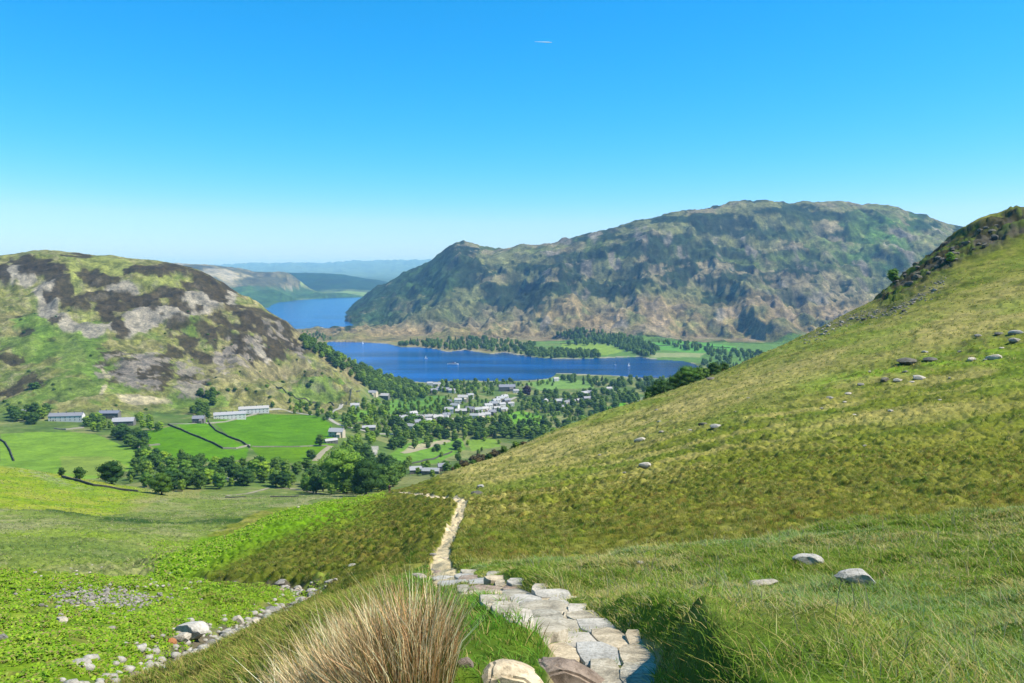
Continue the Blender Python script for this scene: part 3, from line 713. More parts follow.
# ------------------------------------------------------------------ trees
def leaf_mat(name, c1, c2, vary=.40):
    m, nt, b = new_mat(name)
    oi = N(nt, 'ShaderNodeObjectInfo'); g = N(nt, 'ShaderNodeNewGeometry'); 
    n = N(nt, 'ShaderNodeTexNoise', Scale=.55, Detail=3.0); nt.links.new(g.outputs['Position'], n.inputs['Vector'])
    c = ramp(nt, n.outputs[0], [(.3, tuple(map(float, c1))), (.7, tuple(map(float, c2)))])
    c2_ = ramp(nt, oi.outputs['Random'], [(0, (1 - vary * 1.3, 1 - vary, 1 - vary * .7)), (.5, (1, 1, 1)), (1, (1 + vary * 1.6, 1 + vary, 1 - vary * .2))])
    nt.links.new(mul_col(nt, c, c2_), b.inputs['Base Color']); b.inputs['Roughness'].default_value = .7; b.inputs['Specular IOR Level'].default_value = .15
    tr = N(nt, 'ShaderNodeBsdfTranslucent'); mx = N(nt, 'ShaderNodeMixShader', Fac=.28)
    nt.links.new(c, tr.inputs[0]); nt.links.new(b.outputs[0], mx.inputs[1]); nt.links.new(tr.outputs[0], mx.inputs[2]); nt.links.new(mx.outputs[0], nt.nodes['Material Output'].inputs[0])
    return m
ML = dict(dark=leaf_mat('leaf_dark_green', alb(62, 98, 34, 1.35), alb(96, 130, 46, 1.35)),
          mid=leaf_mat('leaf_mid_green', alb(86, 124, 44, 1.4), alb(124, 154, 60, 1.4)),
          bright=leaf_mat('leaf_bright_green', alb(104, 150, 40, 1.3), alb(146, 180, 60, 1.3)),
          blue=leaf_mat('needle_blue_green', alb(50, 84, 44, 1.1), alb(78, 110, 56, 1.1)),
          copper=leaf_mat('leaf_copper', alb(66, 38, 50), alb(92, 56, 68), .08),
          rust=leaf_mat('leaf_rusty_thorn', alb(84, 82, 42, 1.2), alb(118, 98, 58, 1.2), .12))
M_bark = noise_mat('bark', alb(92, 80, 66), alb(130, 118, 100), 3.0, .9, .6, .05)

def crown_arrays(h, w, kind, ncard, card, seed):
    """crown in metres, foot of the tree at z = 0"""
    r = np.random.default_rng(seed); V = []; F = []
    def put(v, f):
        n = sum(len(a) for a in V); V.append(v); F.append(f + n)
    lob = []
    if kind == 'cone':
        for k in range(9):
            t = k / 8; lob.append((0, 0, h * (.14 + .80 * t), w * .5 * (1 - t) ** .8 + .25, h * .075))
    else:
        z0 = h * .06
        nl = 13 if kind == 'round' else 9
        for k in range(nl):
            a = k * 2.4; t = (k + .5) / nl
            rr = w * .5 * (.62 * math.sin(PI * min(.97, .12 + t * .86)) ** .6) * r.uniform(.55, 1.0)
            lob.append((rr * math.cos(a), rr * math.sin(a), z0 + (h - z0) * (.14 + .72 * t) , w * r.uniform(.19, .29), h * r.uniform(.12, .19)))
        lob.append((0, 0, z0 + (h - z0) * .42, w * .33, h * .32))
    iv, if_ = ICO[2]
    pts_, nrm_ = [], []
    for (x, y, z, a, b) in lob:
        d = 1 + .22 * (r.random(len(iv)) - .5)
        v = iv * d[:, None] * np.array([a, a, b]) * .74 + (x, y, z); put(v, if_)
        k = int(ncard * a * a / sum(q[3] ** 2 for q in lob)) + 3
        u = r.normal(size=(k, 3)); u /= np.linalg.norm(u, axis=1)[:, None]
        u[:, 2] = np.abs(u[:, 2]) * np.where(r.random(k) < .78, 1, -1)
        pts_.append((x, y, z) + u * np.array([a, a, b]) * r.uniform(.72, 1.18, (k, 1))); nrm_.append(u)
    Pn = np.vstack(pts_); U = np.vstack(nrm_); U = U + r.normal(size=U.shape) * .55; U /= np.linalg.norm(U, axis=1)[:, None]
    T = np.cross(U, r.normal(size=U.shape)); T /= np.linalg.norm(T, axis=1)[:, None] + 1e-9; B = np.cross(U, T)
    s = card * r.uniform(.55, 1.25, (len(Pn), 1))
    q0 = Pn - T * s * .5; q1 = Pn + B * s * .32; q2 = Pn + T * s * .5; q3 = Pn - B * s * .32
    n = len(Pn); VV_ = np.stack([q0, q1, q2, q3], 1).reshape(-1, 3); i = np.arange(n) * 4
    put(VV_, np.vstack([np.stack([i, i + 1, i + 2], 1), np.stack([i, i + 2, i + 3], 1)]))
    return np.vstack(V), np.vstack(F)

def trunk_mb(h, w, seed):
    r = random.Random(seed); m = MB(); th = h * .055 * .5 + .06
    m.tube((0, 0, -.6), (0, 0, h * .28), th * 1.25, th * .85, 7); m.tube((0, 0, h * .28), (r.uniform(-.2, .2), r.uniform(-.2, .2), h * .7), th * .85, th * .3, 6)
    for k in range(4):
        a = k * 1.7 + r.random(); z = h * (.26 + .1 * k)
        m.tube((0, 0, z), (w * .3 * math.cos(a), w * .3 * math.sin(a), z + h * .18), th * .45, th * .15, 5)
    return m
TPL = {}
for i, (key, kind, h, w, col, nc, cs) in enumerate([
        ('oak', 'round', 12, 11.5, 'dark', 900, 1.05), ('ash', 'round', 14, 10, 'mid', 900, 1.0), ('beech', 'round', 13, 12.5, 'dark', 900, 1.0), ('lime', 'round', 12, 9.5, 'bright', 800, .95),
        ('birch', 'tall', 11, 6, 'mid', 600, .75), ('spruce', 'cone', 16, 7, 'blue', 700, .9), ('thorn', 'tall', 6, 6, 'rust', 320, .7), ('copper', 'round', 12, 11, 'copper', 800, 1.0),
        ('alder', 'tall', 10, 7.5, 'dark', 700, .85), ('big', 'round', 16, 15, 'bright', 4200, .62), ('bigdark', 'round', 15, 13, 'dark', 3600, .62)]):
    cv, cf = crown_arrays(h, w, kind, nc, cs, 50 + i)
    TPL[key] = (h, w, np_mesh('crown', cv, cf, ML[col]), trunk_mb(h, w, i).mesh('trunk', M_bark, True), (cv, cf, col))

def put_tree(key, x, y, z, h, label, group=None, name='tree', cat='tree', rz=None, wide=1.0):
    H, W, cm, tm, _ = TPL[key]; s = h / H
    wide = random.uniform(1.0, 1.3); e = empty(name, (x, y, z), random.uniform(0, 6.28) if rz is None else rz, (s * wide, s * wide, s)); tag(e, label, cat, group)
    link_mesh('trunk', tm, e); link_mesh('crown', cm, e); return e

Z_TREES = [   # outline of the tree feet in the photo, spacing (m), heights, kinds, label, group
 ([(300,338),(308,340),(326,350),(345,360),(366,370),(396,381),(420,388),(434,393),(424,399),(402,401),(385,399),(374,394),(364,386),(346,374),(324,360),(304,350)], 9.5, (10, 15), ['oak','ash','beech','alder','oak','lime'], 'broadleaf tree in the dense wood on the spur between rocky hill and lake', 'trees in the spur wood', 150),
 ([(128,484),(150,492),(196,492),(236,487),(262,485),(300,492),(330,497),(372,497),(380,486),(362,474),(330,470),(300,468),(262,468),(238,468),(212,468),(190,464),(160,456),(146,456),(130,470)], 8.5, (8, 14), ['ash','alder','beech','oak','lime','birch','lime','ash'], 'leafy tree in the belt along the beck below the bright green fields', 'trees along the valley beck', 92),
 ([(392,425),(400,418),(418,424),(440,425),(462,424),(500,422),(530,426),(560,428),(596,428),(600,437),(570,440),(520,440),(490,440),(460,440),(430,446),(415,449),(400,452),(392,450),(384,436)], 9.5, (9, 15), ['oak','beech','ash','oak','lime','birch','spruce'], 'large broadleaf tree in the belt in front of the village', 'trees in the belt before the village', 95),
 ([(358,455),(368,448),(372,462),(392,470),(402,480),(396,488),(378,494),(366,480),(352,472)], 9, (9, 14), ['alder','bigdark','oak','mid' if False else 'ash'], 'dark tree beside the pale gravel bed of the valley river', 'trees beside the river gravel', 16),
 ([(452,388),(470,386),(492,390),(496,396),(470,396),(448,394)], 8.5, (8, 13), ['ash','lime','birch','oak'], 'tree among the village houses by the lake shore', 'trees in the village by the shore', 22),
 ([(398,388),(420,386),(446,388),(444,396),(420,397),(404,396)], 9, (8, 12), ['ash','lime','birch','oak'], 'tree at the edge of the wood above the lakeside houses', 'trees above the lakeside houses', 14),
 ([(518,396),(545,394),(575,396),(590,392),(618,392),(640,392),(640,402),(606,414),(588,418),(560,416),(540,413),(520,408)], 10, (9, 15), ['oak','beech','ash','bigdark','oak','birch'], 'dark tree among the scattered houses right of the village', 'trees right of the village', 70),
 ([(556,379),(570,378),(600,380),(640,380),(690,380),(700,376),(726,372),(735,380),(700,392),(664,398),(650,394),(630,388),(596,388),(575,386)], 10, (9, 14), ['oak','spruce','beech','oak','ash'], 'dark tree in the shore wood this side of the lake near the right hillside', 'trees in the near shore wood', 95),
 ([(690,380),(706,372),(730,366),(760,362),(768,372),(740,380),(716,388),(698,394),(686,394)], 11, (11, 16), ['spruce','oak','spruce','bigdark'], 'tall dark tree where the shore wood meets the right hillside', 'dark trees below the right hillside', 18),
 ([(334,344),(352,342.5),(380,344),(398,346),(392,348),(370,346),(345,345.5)], 12, (7, 11), ['oak','ash'], 'small tree on the low brown spit between the two reaches of the lake', 'trees on the spit', 14),
 ([(398,346),(420,347),(440,349),(455,351),(462,350),(488,352),(505,352),(524,356),(540,357),(535,346),(515,343),(490,340),(460,339),(430,340),(404,343)], 11, (10, 15), ['oak','beech','spruce','ash'], 'dark tree in the wood along the far lake shore', 'trees along the far lake shore', 88),
 ([(560,345),(600,340),(640,341),(660,350),(652,358),(640,357),(628,352),(606,345),(580,346)], 11, (10, 15), ['oak','beech','spruce','ash'], 'dark tree in the wood between the far shore fields', 'trees between the far shore fields', 60),
 ([(528,358),(560,359),(600,358),(600,354),(570,352),(530,350)], 11, (10, 15), ['oak','beech','spruce','ash'], 'dark tree on the promontory of the far lake shore', 'trees on the far promontory', 46),
 ([(556,336),(575,331),(592,332),(625,337),(645,342),(640,344),(610,341),(575,341)], 12, (10, 15), ['oak','spruce','ash'], 'dark tree in the wood under the fell slope', 'trees under the fell slope', 46),
 ([(655,342),(690,344),(715,348),(740,352),(766,356),(764,364),(738,362),(716,362),(706,354),(680,349)], 12, (10, 14), ['oak','spruce','ash'], 'dark tree along the fields at the foot of the fell', 'trees at the foot of the fell', 42),
 ([(6,412),(20,410),(50,414),(50,420),(36,426),(14,424)], 8, (9, 13), ['oak','bigdark','ash'], 'dark tree left of the white terrace under the rocky hill', 'trees left of the white terrace', 9),
 ([(86,424),(98,418),(112,424),(112,432),(96,436),(84,430)], 7, (9, 12), ['ash','oak','lime'], 'rounded tree in front of the upper terrace between the two white rows', 'trees between the white rows', 7),
 ([(114,436),(128,430),(144,442),(152,448),(138,450),(122,446)], 8, (9, 12), ['bigdark','oak'], 'dark tree at the top corner of the sloping field', 'trees at the field corner', 7),
 ([(132,420),(150,416),(164,424),(160,432),(142,434)], 8, (7, 10), ['ash','lime','alder'], 'small pale green tree beside the road below the rocky hill', 'trees beside the road', 8),
 ([(190,408),(200,396),(214,394),(216,410),(206,422),(192,424)], 7, (8, 12), ['alder','oak','bigdark'], 'dark tree climbing the bank left of the long white cottages', 'trees left of the long cottages', 13),
 ([(268,404),(300,402),(330,412),(345,415),(340,424),(318,420),(292,414),(272,411)], 9, (6, 10), ['lime','ash','alder','oak'], 'small tree along the wall above the green field', 'trees along the wall above the field', 16),
 ([(340,418),(356,406),(372,402),(392,408),(384,420),(362,428),(346,430)], 9, (6, 10), ['ash','lime','alder'], 'small tree round the farmhouse garden', 'trees round the farm garden', 14),
 ([(340,446),(352,440),(372,436),(380,444),(362,450),(346,456)], 8, (5, 8), ['lime','ash'], 'low bright tree on the rough ground below the farmhouse', 'low trees below the farmhouse', 9),
 ([(430,404),(450,400),(452,410),(436,416)], 8, (7, 11), ['ash','alder'], 'small tree in the meadow left of the village street', 'trees in the village meadow', 6),
 ([(520,450),(545,440),(575,436),(560,446),(528,458),(512,462)], 8, (8, 12), ['oak','ash','beech'], 'tree just behind the crest of the right hillside', 'trees behind the hillside crest', 16),
 ([(452,476),(466,462),(490,458),(520,452),(516,460),(486,470),(462,480)], 6, (5, 7.5), ['thorn'], 'rusty brown hawthorn in the dark row behind the hillside crest', 'brown hawthorns behind the crest', 26),
 ([(655,398),(668,396),(700,388),(740,376),(742,380),(705,394),(668,408),(655,410)], 8, (9, 13), ['big','bigdark','ash','rust' if False else 'beech'], 'tree far below the right hillside crest near the lake', 'trees below the right crest', 10),
 ([(404,462),(436,470),(452,466),(450,476),(420,480),(404,474)], 8, (5, 8), ['lime','ash'], 'small garden tree beside the pale roofs near the crest', 'garden trees near the crest', 8),
]
Z_TREES += [
 ([(440,382.5),(480,382.5),(520,381.5),(556,382),(556,386),(500,387),(440,389)], 11, (6, 11), ['ash','oak','lime','spruce'], 'tree on the near lake shore in front of the village houses', 'trees on the near shore', 44),
 ([(700,362),(722,362),(740,368),(720,380),(700,384)], 11, (10, 15), ['oak','spruce','ash'], 'dark tree round the right end of the lake', 'trees round the right end of the lake', 24),
 ([(392,398),(450,396),(520,400),(560,412),(600,420),(560,424),(500,424),(470,424),(440,416),(400,428),(372,440),(352,432)], 9, (5, 9), ['ash','oak','lime','birch','ash'], 'small garden or hedgerow tree in or beside the village', 'small trees through the village', 170),
 ([(420,440),(470,436),(500,444),(520,440),(480,456),(440,466)], 16, (4, 7), ['ash','lime','oak'], 'small hedgerow tree in the meadows before the village', 'hedgerow trees before the village', 10),
 ([(302,331),(316,331),(340,345),(330,350),(306,345)], 10, (9, 13), ['oak','ash','alder'], 'dark tree at the top end of the spur wood, against the lake', 'trees at the top of the spur wood', 16)]
trees = []
_rt = random.Random(5)
for (poly, sp_, hr, kinds, label, group, nmax) in Z_TREES:
    far_ = 'far' in group or 'fell' in group; sp_ *= .6 if far_ else (.95 if 'valley beck' in group else .78); nmax = int(nmax * (2.8 if far_ else 1.6)); hr = (hr[0] * 1.15, hr[1] * 1.2) if far_ else ((hr[0] * .62, hr[1] * .85) if 'valley beck' in group else hr); 
    xs = [p[0] for p in poly]; ys_ = [p[1] for p in poly]; got = []; tries = 0
    while len(got) < nmax and tries < nmax * 30:
        tries += 1
        px, py = _rt.uniform(min(xs), max(xs)), _rt.uniform(min(ys_), max(ys_))
        if not bool(inpoly(px, py, poly)): continue
        h_ = hit(px, py, 380, 4000)
        if h_ is None: continue
        x, y, z = h_
        if z < .5 or any((x - a) ** 2 + (y - b) ** 2 < sp_ * sp_ for a, b, *_ in got): continue
        got.append((x, y, z, _rt.uniform(*hr), _rt.choice(kinds), label, group))
    trees += got
LONE = [  # px, py of the foot, height m, kind, label
 (162,501,9.5,'bigdark','lone round dark tree standing on the yellow slope, in front of the beckside belt'),
 (112,484,10.5,'bigdark','broad round tree left of the beckside belt, at the lower edge of the field'),
 (80,480,6.0,'alder','small dark tree left of the broad round tree at the field edge'),
 (62,476,4.0,'alder','low dark bush tree where the hedge below the sloping field starts'),
 (344,493,24,'big','tallest bright green tree, behind the near grassy brow'),
 (366,497,19,'bigdark','tall dark tree right of the bright green one behind the grassy brow'),
 (320,446,11,'bigdark','dark round tree beside the farmhouse at the end of the green field'),
 (311,459,8,'oak','small dark round tree below the farmhouse track'),
 (437,451,8,'oak','smaller of two trees standing in the open meadow before the village'),
 (457,450,11.5,'bigdark','taller dark tree in the open meadow before the village, casting a shadow'),
 (527,396,19,'copper','purple copper beech right of the lakeside hotel'),
 (492,387,11,'spruce','dark pointed tree left of the lakeside hotel'),
 (447,390,21,'spruce','tall dark conifer at the shore, leftmost of the pair by the slim poplar'),
 (456,390,16,'bigdark','wide dark tree at the shore right of the tall conifer'),
 (470,388,10,'bigdark','round dark tree on the shore between the conifer and the hotel'),
 (574,398,10,'bigdark','dark round tree in the lakeside meadow right of the copper beech'),
 (556,392,11,'spruce','dark clump tree between the two halves of the lakeside meadow'),
 (582,425,15,'big','big rounded pale green tree left of the bright field by the crest'),
 (566,428,13,'bigdark','big dark tree left of the pale green one by the bright field'),
 (596,420,14,'bigdark','dark tree on the corner of the bright field by the crest'),
]
_hp = hit(896, 281, 60, 460)
skyt = [(893, 288, 6.0, 'lime', 'small lone rowan standing against the far fell beside the dark crag'),
        (950, 262, 4.0, 'lime', 'bright green bush tree growing out of the dark crag')]
for (px, py, h_m, k, lab) in LONE:
    q = hit(px, py, 330, 4000)
    if q is None:
        q = hit(px, py + 4, 330, 4000)
    if q: trees.append((q[0], q[1], q[2], h_m, k, lab, None))
for (px, py, h_m, k, lab) in skyt:
    q = None; yy = py - 40
    while q is None and yy < py + 60: yy += .5; q = hit(px, yy, 60, 460)
    if lab.startswith('bright'): q = hit(px, py, 60, 460)
    if q: trees.append((q[0], q[1], q[2], h_m, k, lab, None))
_sx = [q[0] for q in sky][::-1]; _sY = [q[2] for q in sky][::-1]
for i, px in enumerate(range(456, 524, 5)):
    Yc = float(np.interp(px, _sx, _sY)) * (1.03 + .03 * (i % 3)); x_ = (px + (i * 7) % 4 - 512) / FOC * Yc * 1.0
    trees.append((x_, Yc, ground(x_, Yc), 3.0 + (i * 37 % 10) * .14, 'thorn' if i % 3 else 'alder', 'rusty brown hawthorn in the dark row behind the hillside crest', 'brown hawthorns behind the crest'))
for px, h_, k_ in [(650,5,'ash'),(657,7,'bigdark'),(664,7.5,'oak'),(673,5.5,'ash'),(682,8,'bigdark'),(690,9,'big'),(699,7.5,'oak'),(707,6,'ash'),(716,6.5,'bigdark'),(726,5,'oak')]:
    Yc = float(np.interp(px, _sx, _sY)) * 1.07; x_ = (px - 512) / FOC * Yc
    trees.append((x_, Yc, ground(x_, Yc), h_, k_, 'tree rising just behind the right hillside crest near the lake', 'trees near the right crest'))
key_px = lambda t: (1e9 if t[6] is None else t[3] / math.hypot(t[0], t[1]))
trees.sort(key=key_px, reverse=True)
solo, mass = trees[:300], trees[300:]
from collections import Counter
_gc = Counter(t[6] for t in solo if t[6])
for (x, y, z, h, k, label, group) in solo:
    put_tree(k, x, y, z - .2, h, label, group if group and _gc[group] > 1 else None)
MV, MF = {}, {}
for (x, y, z, h, k, label, group) in mass:
    H, W, cm, tm, (cv, cf, col) = TPL[k]; s = h / H; a = random.uniform(0, 6.28); ca, sa = math.cos(a), math.sin(a)
    v = np.stack([cv[:, 0] * ca - cv[:, 1] * sa, cv[:, 0] * sa + cv[:, 1] * ca, cv[:, 2]], 1) * s + (x, y, z - .3)
    MV.setdefault(col, []).append(v); n = sum(len(q) for q in MV[col][:-1]); MF.setdefault(col, []).append(cf + n)
allV, allF, allM, mats_used = [], [], [], []
for col in MV:
    n = sum(len(q) for q in allV); allV.append(np.vstack(MV[col])); f = np.vstack(MF[col]) + n; allF.append(f); allM.append(np.full(len(f), len(mats_used))); mats_used.append(ML[col])
if allV:
    o = mesh_obj('woodland', np.vstack(allV), np.vstack(allF), None, False)
    for mm in mats_used: o.data.materials.append(mm)
    o.data.polygons.foreach_set('material_index', np.concatenate(allM).astype(np.int32))
    tag(o, 'distant dark green woods along the lake shores and under the fell', 'woodland', None, 'stuff')
print('TREES', len(trees), 'solo', len(solo), 'mass', len(mass))

# ---- scrub on the rocky hill
sh_me = []
for k, col in enumerate(['dark', 'mid', 'dark']):
    cv, cf = crown_arrays(2.6, 4.2, 'tall', 170, .55, 300 + k); cv = cv.copy(); cv[:, 2] -= .5
    sh_me.append(np_mesh('bush', cv, cf, ML[col]))
bush_pts = [(35,388,9),(29,372,3.5),(54,390,3),(53,385,2.6),(71,389,2.4),(21,320,3),(24,333,3.6),(150,330,2),(165,334,2.6),(171,330,2.2),(208,335,3.2),(188,312,3),(69,311,2.2),(35,314,2),(56,317,2.4),(91,356,3),(192,360,2.6),(216,378,2.4),
            (209,385,4.5),(218,394,5),(228,391,4.5),(235,390,4.2),(247,390,3),(198,392,3),(224,349,2.4),(205,350,2.4),(256,392,3),(270,398,4),(267,387,5),(283,383,4.5),(309,386,6),(312,382,5),(290,395,5.5),(246,389,3),(260,372,2.6),(240,372,2.6),(297,360,2.6),
            (330,378,3),(322,374,3),(269,348,2.2),(288,350,2.4),(279,365,2.4),(305,372,3),(8,405,3),(116,406,2.6),(146,410,3.4),(20,403,3),(5,402,3.4),(262,407,2),(341,372,3.4),(250,360,2.2),(232,345,2.4),(215,340,2.2)]
for i, (px, py, hh) in enumerate(bush_pts):
    q = hit(px, py, 700, 1400)
    if not q: continue
    o = link_mesh('bush', sh_me[i % 3]); s = hh / 2.6; o.location = q; o.scale = (s, s, s); o.rotation_euler = (0, 0, i)
    if i == 0: tag(o, 'largest dark thicket on the left slope of the rocky hill, above the white terrace', 'bush')
    else: tag(o, 'small dark bush dotted on the slope of the rocky hill', 'bush', 'bushes dotted over the rocky hill')
# ------------------------------------------------------------------ buildings, walls, roads
M_white = noise_mat('white_render', alb(226, 222, 212, 1.5), alb(240, 238, 230, 1.5), .8, .9, .1, .01)
M_stone = noise_mat('grey_slate_stone_wall', alb(120, 118, 112), alb(172, 166, 154), 1.6, .95, .5, .04, vary=.15)
M_cream = noise_mat('cream_render', alb(214, 200, 172, 1.2), alb(228, 216, 190, 1.2), .8, .9, .1, .01, vary=.1)
M_slate = noise_mat('slate_roof', alb(138, 140, 152), alb(176, 176, 186), 1.2, .55, .4, .02, spec=.5, vary=.15, stretch=(1, 1, 4))
M_slate2 = noise_mat('pale_slate_roof', alb(190, 188, 190), alb(220, 216, 212), 1.2, .5, .3, .02, spec=.5, vary=.12)
M_glass = noise_mat('window_glass', (.02, .022, .025), (.05, .05, .05), 2, .4, 0, .01, spec=.3)
M_door = noise_mat('door_paint', alb(60, 50, 44), alb(74, 60, 50), 2, .6, 0, .01)
def make_house(L, W, H, RH, wallm, roofm, nwin, chim, name='house', wing=False):
    e = empty(name, (0, 0, 0))
    m = MB(); x, y = L / 2, W / 2
    V = [(-x,-y,-1.5),(x,-y,-1.5),(x,y,-1.5),(-x,y,-1.5),(-x,-y,H),(x,-y,H),(x,y,H),(-x,y,H),(-x,0,H+RH),(x,0,H+RH)]
    m.add(V, [(0,1,5,4),(2,3,7,6),(1,2,6,9,5),(3,0,4,8,7),(0,3,2,1)])
    if wing: m.add([(x*.25,-y-2.6,-1.5),(x*.75,-y-2.6,-1.5),(x*.75,-y-.01,-1.5),(x*.25,-y-.01,-1.5),(x*.25,-y-2.6,H*.62),(x*.75,-y-2.6,H*.62),(x*.75,-y-.01,H*.95),(x*.25,-y-.01,H*.95)],
                     [(0,1,5,4),(1,2,6,5),(3,0,4,7),(4,5,6,7)])
    m.build('wall', wallm, e)
    r = MB(); o_ = .35; t = .22
    for sy in (-1, 1):
        a = RH / y; ye = y + o_; ze = H - a * o_
        P_ = [(-x-.3, sy*ye, ze+.02), (x+.3, sy*ye, ze+.02), (x+.3, 0, H+RH+.02), (-x-.3, 0, H+RH+.02)]
        Q_ = [(p[0], p[1], p[2] + t) for p in P_]
        r.add(P_ + Q_, [(0,1,2,3),(7,6,5,4),(0,4,5,1),(1,5,6,2),(2,6,7,3),(3,7,4,0)])
    rf = r.build('roof', roofm, e)
    for k in range(chim):
        cx_ = -x + .6 + (2 * x - 1.2) * (k / max(1, chim - 1) if chim > 1 else 0)
        c_ = MB(); c_.box(cx_-.4, cx_+.4, -.35, .35, H+RH-.5, H+RH+1.1); c_.box(cx_-.47, cx_+.47, -.42, .42, H+RH+1.1, H+RH+1.22)
        for dx in (-.2, .2): c_.tube((cx_+dx, 0, H+RH+1.22), (cx_+dx, 0, H+RH+1.6), .11, .09, 6)
        c_.build('chimney', M_stone, rf)
    rows_ = [.9] if H < 3.6 else [.9, 3.3]
    for z in rows_:
        for k in range(nwin):
            wx = -x + L * (k + .5) / nwin
            for sy in (-1, 1):
                w_ = MB(); yy = sy * (y + .03)
                w_.box(wx-.4, wx+.4, min(yy, yy-sy*.12), max(yy, yy-sy*.12), z+.1, z+1.1); g = w_.build('window', M_glass, e)
                if sy < 0 and not (wing and x*.2 < wx < x*.8):
                    s_ = MB(); s_.box(wx-.5, wx+.5, yy-.1, yy-.005, z-.05, z+.07); s_.build('sill', wallm, g)
    d = MB(); dx = -x + L * .5 / nwin + L / nwin * .5 if nwin > 1 else 0; d.box(dx-.45, dx+.45, -y-.06, -y+.05, 0, 2.05); d.build('door', M_door, e)
    return e
HT = {}
def place_house(kind, px, py, yaw, label, group=None, sc=1.0, dz=0.0, cat='house'):
    q = hit(px, py, 380, 3000)
    if q is None: return
    first = kind not in HT
    if first:
        HT[kind] = make_house(*KINDS[kind][:8], name=KINDS[kind][8], wing=KINDS[kind][9]); o = HT[kind]
    else: o = copy_tree(HT[kind])
    o.location = (q[0], q[1], q[2] + dz + .3); o.rotation_euler = (0, 0, R(yaw)); o.scale = (sc,) * 3
    for k in ('group', 'label', 'category'):
        if k in o: del o[k]
    tag(o, label, cat, group); return o
KINDS = {'terrace': (32, 8, 5.6, 2.6, M_white, M_slate, 7, 5, 'terrace', False),
         'terrace_short': (20, 7.5, 5.4, 2.4, M_stone, M_slate, 6, 4, 'terrace', False),
         'row': (34, 7.5, 5.4, 2.6, M_white, M_slate2, 8, 6, 'terrace', False),
         'cottage': (11, 7, 5.0, 2.4, M_white, M_slate2, 3, 2, 'house', False),
         'cottage_stone': (12, 7, 5.0, 2.6, M_stone, M_slate, 3, 2, 'house', True),
         'cottage_cream': (13, 7.5, 5.2, 2.6, M_cream, M_slate2, 3, 2, 'house', True),
         'barn': (16, 8, 3.4, 2.4, M_stone, M_slate2, 2, 1, 'barn', False),
         'hotel': (30, 12, 8.0, 4.0, M_stone, M_slate, 8, 4, 'hotel', True),
         'shed': (14, 7, 3.0, 1.8, M_stone, M_slate2, 2, 1, 'barn', False)}
place_house('terrace', 67, 421, 8, 'long white terrace with grey slate roof, leftmost building under the rocky hill')
place_house('terrace_short', 110, 418, 4, 'grey stone terrace under the rocky hill, higher of the two right of the white terrace')
place_house('barn', 124, 425, 12, 'low pale roofed building just below the grey stone terrace', None, 1.25)
place_house('row', 230, 419, 20, 'lower and left half of the long white cottage row above the green field')
place_house('row', 254, 413, 18, 'upper and right half of the long white cottage row above the green field')
place_house('cottage_stone', 199, 423, 5, 'small dark stone house half hidden by trees left of the long cottages')
place_house('cottage_cream', 337, 437, -8, 'farmhouse with a pale front at the right end of the green field', None, 1.1)
place_house('shed', 331, 443, 30, 'low stone outbuilding in front of the farmhouse', None, .8)
place_house('barn', 21, 414, -6, 'pale roofed barn among the dark trees at the left edge, under the rocky hill', None, .8)
place_house('cottage', 355, 409, 10, 'single white house at the foot of the wood, above the winding lane')
place_house('cottage_cream', 373, 396, -20, 'pale roofed house close under the spur wood, left one of a pair', None, 1.1)
place_house('barn', 383, 398, -10, 'long pale roofed house close under the spur wood, right one of a pair', None, 1.3)
place_house('shed', 369, 430, 10, 'low pale building beside the river bridge above the gravel bed', None, 1.0)
vill = [  # px, py, kind, yaw, scale
 (404,421,'cottage',20,1),(409,419,'cottage_stone',-30,1),(413,417,'cottage',40,1),(419,421,'cottage_cream',-10,1),(424,420,'cottage',15,.9),(416,426,'cottage_stone',30,1),(432,420,'cottage',0,1),(438,421,'cottage_cream',20,1),(444,420,'cottage',-10,1),
 (410,430,'cottage',-20,1),(446,418,'cottage_stone',25,.9),(428,424,'cottage',40,.9),(449,413,'cottage',5,1.1),(455,409,'cottage',-20,1.1),(461,413,'barn',5,1),(470,412,'cottage_stone',-15,1),(478,413,'cottage',25,1.1),(484,412,'cottage_cream',30,1),
 (488,409,'cottage',32,1.2),(493,407,'cottage_stone',28,1.2),(496,404,'cottage',35,1.2),(500,402,'cottage_cream',35,1.2),(504,400,'cottage',40,1.2),(497,411,'cottage',20,1),(492,415,'cottage_stone',10,1),(486,418,'cottage',12,1.1),(480,419,'cottage_cream',15,1),
 (474,419,'cottage',0,1),(502,407,'cottage',30,1),(507,403,'cottage_stone',35,1),(458,403,'cottage',10,1),(463,401,'cottage_cream',0,1.2),(511,406,'cottage',15,.9),
 (430,386,'cottage',10,1.1),(437,387,'cottage_cream',0,1.1),(434,393,'cottage_stone',20,1),(440,391,'cottage',-10,1),(446,392,'cottage_stone',15,1),(452,393,'cottage',0,1),(470,398,'cottage',20,1),(416,391,'cottage',10,1.1),(408,390,'barn',0,1),(545,404,'cottage',70,1.1),
 (544,400,'cottage_cream',80,1),(560,403,'barn',20,1.2),(566,405,'cottage_cream',-20,1),(572,404,'cottage',10,1),(560,410,'cottage_stone',30,1),(583,397,'cottage',25,1.3),(590,396,'cottage_cream',-20,1.2),(587,401,'cottage_stone',15,1),(580,402,'barn',40,1),(609,391,'cottage',10,1),
 (419,473,'barn',10,.8),(431,474,'shed',-5,.8),(444,471,'cottage_stone',12,.7),(504,412,'cottage_cream',25,.9),(516,393,'cottage',10,.9),(448,404,'cottage_stone',-15,.9)]
